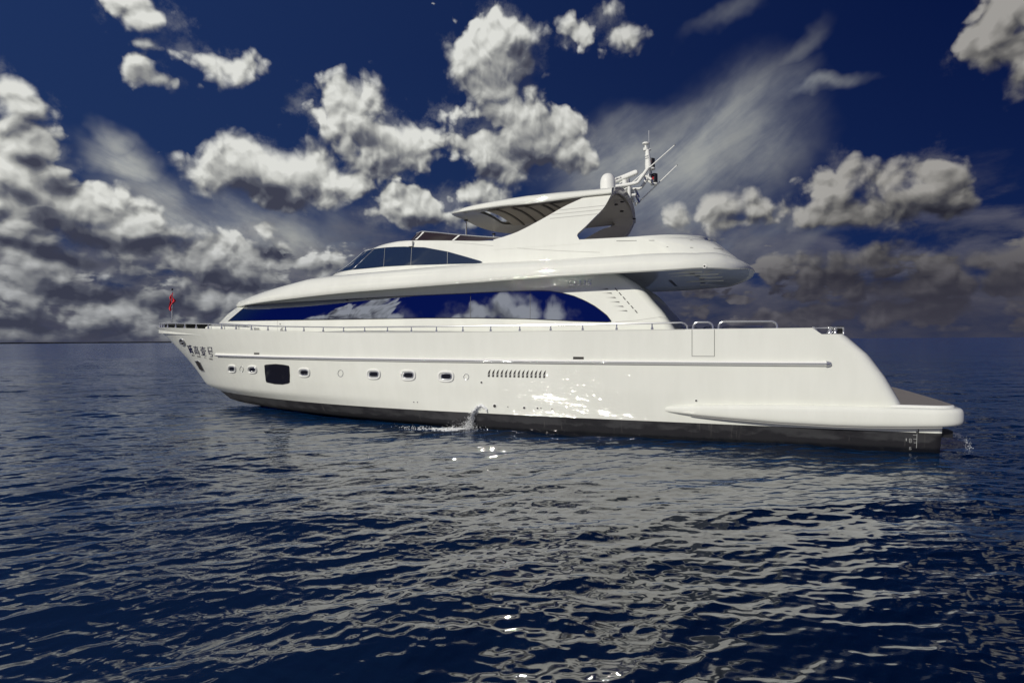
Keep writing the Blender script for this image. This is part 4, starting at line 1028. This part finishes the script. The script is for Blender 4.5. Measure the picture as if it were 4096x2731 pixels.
# ------------------------------------------------------------------ bulwark rails
rail_pix = [(640, 1293.2), (700, 1293.6), (890, 1296), (1000, 1301), (1096, 1305), (1240, 1307.5), (1380, 1309), (1644, 1306.6), (1963, 1303), (2200, 1299.5), (2348, 1297), (2600, 1292.8), (2725, 1290.4)]
def HBi(x, z): return max(HB(x, min(z, sheer(x))) - .09, 0)
rxs = np.concatenate([np.linspace(637, 900, 26), np.linspace(920, 2725, 60)])
RP = [solve(HBi, x, interp(x, *zip(*rail_pix))) for x in rxs]
end = RP[-1]; RP += [end + np.array([.10, 0, -.03]), end + np.array([.17, 0, -.10]), end + np.array([.19, 0, -.27])]
RPa = np.array(RP)
bow_l = RPa[0]; nose = [np.array([bow_l[0] - .12 * (1 - k ** 2), bow_l[1] * k, bow_l[2] + .005]) for k in (.66, .33, 0)]
for q in (1, -1):
    L_ = [np.array(p) for p in nose[::-1]] + RP
    pr = np.array(L_) * np.array([1, q, 1])
    gr = part(MB().tube(list(pr), .025, 8), 'guard_rail', M_CHROME)
    for sx in [640, 648, 657, 671, 703, 739, 784.5, 833, 886.5, 944, 1006, 1072, 1142, 1215.7, 1293, 1374.5, 1459, 1550, 1645.7, 1746, 1851.7, 1963, 2079, 2202.8, 2331, 2466.6, 2608]:
        p = solve(HBi, sx, interp(sx, *zip(*rail_pix))); zf = sheer(p[0]) - .01
        h = p[2] - zf
        pts = [p * [1, q, 1], np.array([p[0], p[1] * q, zf + h * .45]), np.array([p[0], p[1] * q, zf + h * .40]), np.array([p[0], p[1] * q, zf])]
        part(MB().tube(pts, [.020, .022, .036, .046], 8), 'stanchion', M_CHROME, gr)
def hoop(sx0, sy0, sx1, sy1, h0, h1):
    a, b = solve(HBi, sx0, sy0), solve(HBi, sx1, sy1)
    a2 = solve(HBi, sx0, h0); b2 = solve(HBi, sx1, h1); r_ = .15; d = (b2 - a2) / np.linalg.norm(b2 - a2)
    pts = [a - [0, 0, .05], a, a2 - [0, 0, r_]]
    for k in range(1, 6): t = math.pi / 2 * k / 5; pts.append(a2 + d * (r_ * (1 - math.cos(t))) - np.array([0, 0, r_ * (1 - math.sin(t))]))
    for k in range(5): t = math.pi / 2 * k / 5; pts.append(b2 - d * (r_ * (1 - math.sin(t))) - np.array([0, 0, r_ * (1 - math.cos(t))]))
    pts += [b2 - [0, 0, r_], b, b - [0, 0, .05]]
    return np.array(pts)
for H_ in (hoop(2772, 1317, 2851.5, 1316, 1289, 1289), hoop(2874, 1316, 3108, 1313, 1287, 1284.8)):
    for q in (1, -1): part(MB().tube(list(H_ * np.array([1, q, 1])), .030, 8), 'grab_hoop', M_CHROME)
# mooring gear in the quarter notch
N12 = lambda x, y: (3230 + x / 12.38, 1280 + y / 12.38)
def nt(x, y, Y=-3.38): return at(*N12(x, y), Y)
moor = part(MB().tube([nt(230, 365), nt(330, 385), nt(400, 395), nt(800, 388), nt(1200, 378), nt(1800, 380)], [.02, .03, .018, .016, .016, .016], 8), 'mooring_fairlead', M_CHROME)
for a, b, r in (((335, 390), (490, 690), .055), ((1160, 345), (1080, 690), .075), ((1370, 390), (1365, 690), .05), ((1785, 400), (1782, 690), .032)):
    p, q = nt(*a), nt(*b); part(MB().tube([p, p + (q - p) * .1, p + (q - p) * .5, p + (q - p) * .9, q], [r * 1.15, r * .9, r * .7, r * .9, r * 1.2], 12), 'roller', M_CHROME, moor)
p = nt(1650, 530, -3.2); part(MB().box(p - np.array([.10, .05, .14]), p + np.array([.07, .05, .13])), 'winch_case', M_BLACK, moor)
p = nt(1420, 520, -3.3); part(MB().lathe(p, [(.03, -.1), (.025, .0), (.05, .04), (.0, .07)], 10), 'bollard', M_CHROME, moor)
# foredeck cover behind the bow rail
mb = MB()
cvr = [(-33.0, .25), (-32.3, .75), (-31.3, 1.25), (-30.3, 1.55), (-29.6, 1.6)]
rws = []
for x, w in cvr: rws.append([(x, -w, 3.66), (x, -w, 4.02), (x, -w * .5, 4.06), (x, w * .5, 4.06), (x, w, 4.02), (x, w, 3.66)])
mb.grid(np.array(rws)); mb.add(rws[0], [tuple(range(6))]); mb.add(rws[-1], [tuple(range(6))]); part(mb, 'foredeck_cover', M_COVER)
# white coaming behind the rail ahead of the deckhouse
mb = MB(); rws = []
for sx in np.linspace(812, 1010, 16):
    p = solve(HBi, sx, interp(sx, [812, 833, 960, 1010], [1309, 1297.5, 1301, 1312])); y = p[1] + .12
    rws.append([(p[0], y, sheer(p[0]) - .28), (p[0], y, p[2]), (p[0], y + .25, p[2] + .01), (p[0], y + .3, sheer(p[0]) - .28)])
mb.grid(np.array(rws)); mb.grid(mirror(np.array(rws))); mb.add(rws[0], [(0, 1, 2, 3)]); mb.add(rws[-1], [(0, 1, 2, 3)]); part(mb, 'side_coaming', M_WHITE)
# jack staff
p0, p1 = at(686.5, 1292, 0), at(689, 1158, 0)
staff = part(MB().tube([p0 - [0, 0, .3], p0, p1], [.035, .035, .026], 8), 'jackstaff', M_STEEL)
part(MB().lathe(p1, [(.03, -.05), (.05, .0), (.03, .05), (0, .07)], 10), 'truck', M_BLACK, staff)

# ------------------------------------------------------------------ flag: a furled red cloth, hanging from the staff
fp = [(688, 1166, 1), (690, 1172, 4), (685, 1182, 8), (684, 1190, 13), (690, 1197, 20), (692, 1204, 23), (686, 1213, 16), (682, 1222, 12), (681, 1232, 13), (682, 1240, 9), (683, 1244, 3)]
V = []; N_ = 14
fpy = np.linspace(1166, 1244, 40)
for y in fpy:
    cx = interp(y, [p[1] for p in fp], [p[0] for p in fp]); w = interp(y, [p[1] for p in fp], [p[2] for p in fp])
    row = []
    for k in range(N_):
        t = k / (N_ - 1); xx = cx - w / 2 + w * t
        row.append(at(xx, y, .02 - .10 * math.sin(t * 9 + y * .09) * min(1, w / 12)))
    V.append(row)
V = np.array(V); back = V + np.array([0, .015, 0])
mb = MB(); mb.grid(V); mb.grid(back); mb.grid(np.stack([V[:, 0], back[:, 0]], 0)); mb.grid(np.stack([V[:, -1], back[:, -1]], 0))
fl_ = mb.build('flag', M_RED, None, 60)
tag(fl_, 'small red flag hanging furled on the bow staff', 'flag')

# ------------------------------------------------------------------ sea: displaced mesh, finest near the camera
#SEA_BEGIN
NW = 110
lam = np.exp(np.linspace(math.log(.12), math.log(9.0), NW)) * rng.uniform(.93, 1.07, NW)
mean = math.atan2(-_d0[1], -_d0[0]) + .12
ang = mean + rng.normal(0, .40, NW) + np.where(rng.random(NW) < .2, .9, 0)
slope = .0100 * np.interp(np.log(lam), np.log([.12, .45, 1.2, 3, 9]), [1.75, 1.50, 1.0, .65, .40])
amp = slope * lam / (2 * math.pi) * 1.41; kk = 2 * math.pi / lam; ph = rng.uniform(0, 6.283, NW)
kx, ky = kk * np.cos(ang), kk * np.sin(ang)
def sea_at(x, y, cell):
    h = np.zeros_like(x); ox = np.zeros_like(x); oy = np.zeros_like(x)
    for i in range(NW):
        a = amp[i] * np.clip((lam[i] / cell - 2.2) / 3.0, 0, 1)
        t = kx[i] * x + ky[i] * y + ph[i]
        s_, c_ = np.sin(t), np.cos(t)
        h += a * s_; ox += a * c_ * math.cos(ang[i]); oy += a * c_ * math.sin(ang[i]) * 1.0
    return h, ox, oy
NR, NA = 1250, 1500
rad = np.concatenate([[.004], np.linspace(.15, 2.9, 20), 3.0 * np.exp(np.linspace(0, math.log(140 / 3.0), NR - 87)), 140 * np.exp(np.linspace(.03, math.log(30000 / 140), 66))])
wd = R(52)
a_in = np.linspace(-wd, wd, NA); a_out = np.linspace(wd, 2 * math.pi - wd, 130)[1:-1]
aa = np.concatenate([a_in, a_out]); base_a = math.atan2(_d0[1], _d0[0])
RR, AA = np.meshgrid(rad, aa, indexing='ij')
X = CAM[0] + RR * np.cos(base_a - AA); Y = CAM[1] + RR * np.sin(base_a - AA)
dr = np.gradient(rad)[:, None]; da = np.abs(np.gradient(aa))[None, :]
cell = np.maximum(dr * .9, RR * da)
H, OX, OY = sea_at(X.ravel(), Y.ravel(), cell.ravel())
V = np.stack([X.ravel() + OX, Y.ravel() + OY, H], 1)
lost = np.zeros(len(V))
for i in range(NW):
    lost += slope[i] ** 2 * (1 - np.clip((lam[i] / cell.ravel() - 2.2) / 3.0, 0, 1) ** 2)
lost = np.sqrt(lost) / np.sqrt((slope ** 2).sum())
nr, na = RR.shape
ii, jj = np.meshgrid(np.arange(nr - 1), np.arange(na), indexing='ij')
j2 = (jj + 1) % na
Fq = np.stack([ii * na + jj, ii * na + j2, (ii + 1) * na + j2, (ii + 1) * na + jj], -1).reshape(-1, 4)
me = bpy.data.meshes.new('sea')
me.vertices.add(len(V)); me.vertices.foreach_set('co', V.ravel().astype(np.float32))
me.loops.add(Fq.size); me.loops.foreach_set('vertex_index', Fq.ravel().astype(np.int32))
me.polygons.add(len(Fq)); me.polygons.foreach_set('loop_start', (np.arange(len(Fq)) * 4).astype(np.int32))
try: me.polygons.foreach_set('loop_total', np.full(len(Fq), 4, np.int32))
except Exception: pass
at_ = me.attributes.new('unresolved', 'FLOAT', 'POINT'); at_.data.foreach_set('value', lost.astype(np.float32))
me.update(calc_edges=True); me.validate(); me.shade_smooth()
if me.polygons[1000].normal.z < 0: me.flip_normals()
mt, t, b = base_mat('sea_water', (.0003, .0052, .016), .075, ior=2.8)
P = t.n('ShaderNodeNewGeometry').outputs['Position']
vr = t.n('ShaderNodeVectorRotate', rotation_type='Z_AXIS'); t.link(P, vr.inputs['Vector']); vr.inputs['Angle'].default_value = -(mean)
Pw = t.vm('MULTIPLY', vr.outputs[0], (1.0, .45, 1.0))
lostn = t.n('ShaderNodeAttribute', attribute_name='unresolved').outputs['Fac']
coarse = t.math('MULTIPLY', t.noise(Pw, 1.1, 4, .55), t.math('MULTIPLY_ADD', lostn, .24, .012))
hgt = t.math('ADD', t.math('ADD', coarse, t.math('MULTIPLY', t.noise(Pw, 4.0, 4, .5, dist=.4), t.math('MULTIPLY_ADD', lostn, .02, .008))), t.math('MULTIPLY', t.noise(Pw, 16.0, 2, .5), .0018))
gust = t.rng(t.noise(t.vm('MULTIPLY', P, (.05, .09, 1)), 1.0, 3), .35, .65, .45, 1.15)
bm = t.n('ShaderNodeBump'); bm.inputs['Distance'].default_value = 1.0; t.link(t.math('MULTIPLY', gust, .7), bm.inputs['Strength'])
t.link(hgt, bm.inputs['Height']); t.link(bm.outputs[0], b.inputs['Normal'])
b.inputs['Sheen Weight'].default_value = 1.0; b.inputs['Sheen Roughness'].default_value = .22; b.inputs['Sheen Tint'].default_value = (.02, .16, .42, 1)  # blue sheen tint stands in for bright sky reflected at grazing angles
me.materials.append(mt)
sea = bpy.data.objects.new('sea', me); COL.objects.link(sea); tag(sea, kind='structure')
def sea_z(x, y):
    h, _, _ = sea_at(np.array([x]), np.array([y]), np.array([.05])); return float(h[0])

# ------------------------------------------------------------------ discharge water and foam
def water_white():
    mt, t, b = base_mat('white_water', (.86, .88, .88), .5)
    b.inputs['Subsurface Weight'].default_value = 0.0
    return mt
M_FOAM = water_white()
def drop(mb, c, r):
    v = [(0, 0, 1), (1, 0, 0), (0, 1, 0), (-1, 0, 0), (0, -1, 0), (0, 0, -1)]
    q = rng.uniform(.6, 1.4, 3)
    mb.add([c + np.array(p) * r * q for p in v], [(0, 1, 2), (0, 2, 3), (0, 3, 4), (0, 4, 1), (5, 2, 1), (5, 3, 2), (5, 4, 3), (5, 1, 4)])
p0 = on(HB, 1951, 1643, -.02); p2 = atz(1880, 1716, 0.0)
mb = MB()
def para(t_):
    pk = p0 + (p2 - p0) * t_; a = 1.10; b = p0[2] + a
    return np.array([pk[0], pk[1], p0[2] + a * t_ - b * t_ ** 2])
side = np.cross(p2 - p0, [0, 0, 1.0]); side /= np.linalg.norm(side)
body = []
for t_ in np.linspace(0, .80, 26):
    c = para(t_); w_ = .085 + .17 * t_ ** 1.3; h_ = .075 - .02 * t_; row = []
    for k in range(18):
        a = 2 * math.pi * k / 18; q = 1 + rng.normal(0, .07 + .22 * t_)
        row.append(c + side * (w_ * math.cos(a) * q) + np.array([0, 0, h_ * math.sin(a) * q]) + rng.normal(0, .006 + .012 * t_, 3))
    body.append(row)
mb.grid(np.array(body), cv=True); mb.add(body[-1], [tuple(range(18))])
for k in range(2300):
    t_ = .15 + .85 * rng.random() ** .55; p = para(t_) + side * rng.normal(0, .05 + .14 * t_) + rng.normal(0, .03 + .03 * t_, 3)
    if p[2] < -.02: continue
    drop(mb, p, rng.uniform(.004, .014))
for k in range(900):
    r_ = abs(rng.normal(0, .34)); a = rng.uniform(0, 6.28); p = p2 + np.array([r_ * 1.3 * math.cos(a) - .12, r_ * math.sin(a), abs(rng.normal(0, .17)) * math.exp(-1.2 * r_)])
    drop(mb, p, rng.uniform(.004, .012))
jet = mb.build('water_jet', M_FOAM, None, 60)
tag(jet, 'thick white jet of cooling water pouring from the hull side amidships', 'water jet')
q0 = at(3797, 1735, -2.9); q2 = atz(3878, 1792, 0.0)
mb = MB()
for k in range(300):
    t_ = rng.random() ** .75; pk = q0 + (q2 - q0) * t_; z = q0[2] + .12 * t_ - (q0[2] + .12) * t_ ** 2
    drop(mb, np.array([pk[0], pk[1], z]) + rng.normal(0, .018 + .03 * t_, 3), rng.uniform(.004, .010))
mb.tube([np.array([(q0 + (q2 - q0) * t_)[0], (q0 + (q2 - q0) * t_)[1], q0[2] + .12 * t_ - (q0[2] + .12) * t_ ** 2]) for t_ in np.linspace(0, .55, 10)], .010, 6)
jet2 = mb.build('water_jet', M_FOAM, None, 60)
tag(jet2, 'thin stream of water falling from the outlet under the stern platform', 'water jet')
def foam(cx, cy, n, spread, lo, hi, bias=(0, 0)):
    mb = MB()
    for k in range(n):
        d = rng.normal(0, 1, 2); x, y = cx + d[0] * spread[0] + bias[0] * abs(d[0]), cy + d[1] * spread[1] + bias[1] * abs(d[0])
        if y > -HB(x, 0) - .02 and x < 0: continue
        r_ = rng.uniform(lo, hi) * math.exp(-.25 * (d[0] ** 2 + d[1] ** 2)); m_ = 9; z = sea_z(x, y)
        pts = []
        for j in range(m_):
            a = 2 * math.pi * j / m_; rr_ = r_ * rng.uniform(.45, 1.25); X_, Y_ = x + rr_ * 1.3 * math.cos(a), y + rr_ * math.sin(a)
            pts.append((X_, Y_, sea_z(X_, Y_) + .006))
        mb.add(pts + [(x, y, z + .02 + r_ * .12)], [(j, (j + 1) % m_, m_) for j in range(m_)])
    return mb
f1 = foam(p2[0] - .25, p2[1] - .1, 480, (.36, .20), .010, .06, (-.8, -.15))
f2 = foam(q2[0] + .15, q2[1], 60, (.18, .08), .006, .03, (.25, 0))
fo = f1.build('foam', M_FOAM, None, 60, merge=0); tag(fo, 'white churned foam on the water beside the hull', 'foam', kind='stuff')

# ------------------------------------------------------------------ far shore and cranes
mb = MB(); pts = []
for sx in np.linspace(-600, 700, 160):
    v = ray(sx, 1372); v = v / math.hypot(v[0], v[1]); c = CAM + v * 9000; pts.append((c[0], c[1], 11 + rng.uniform(0, 5) + 3 * math.sin(sx * .05)))
pa = np.array(pts); lo_ = pa.copy(); lo_[:, 2] = -3; bk = pa + np.array([_d0[0], _d0[1], 0]) * 400; bl = bk.copy(); bl[:, 2] = -3
mb.grid(np.stack([lo_, pa, bk, bl], 1)); sh = mb.build('far_shore', base_mat('far_land', (.02, .024, .03), .9)[0], None, 0); tag(sh, kind='structure')
def crane(sx, sy_base, dist, hgt, jib, lean, label):
    v = ray(sx, sy_base); v = v / math.hypot(v[0], v[1]); c = CAM + v * dist; root = empty('harbour_crane', (c[0], c[1], 0))
    r_ = np.array([_r0[0], _r0[1], 0])
    def loc(a, z): return tuple(r_ * a + np.array([0, 0, z]))
    mb = MB()
    for q in (-1, 1): mb.beam(loc(q * hgt * .06, 0), loc(q * hgt * .03, hgt), hgt * .03, hgt * .03)
    for k in range(6): mb.beam(loc(-hgt * .055 * (1 - k * .08), hgt * k / 6), loc(hgt * .055 * (1 - k * .08), hgt * (k + 1) / 6), hgt * .015, hgt * .015)
    mb.build('tower', M_HAZY, root, 0)
    mb = MB().beam(loc(-jib, hgt + lean), loc(jib * .25, hgt - lean * .2), hgt * .05, hgt * .05)
    mb.beam(loc(0, hgt), loc(0, hgt * 1.22), hgt * .04, hgt * .04); mb.beam(loc(0, hgt * 1.22), loc(-jib * .7, hgt + lean * .7), hgt * .015, hgt * .015)
    mb.build('jib', M_HAZY, root, 0)
    tag(root, label, 'crane', 'distant harbour cranes')
crane(3503, 1353, 6000, 32, 14, 6, 'tiny dark crane on the horizon just right of the stern')
crane(4098, 1348, 5000, 58, 95, -6, 'dark crane with a long level jib at the far right of the horizon')
#SEA_END
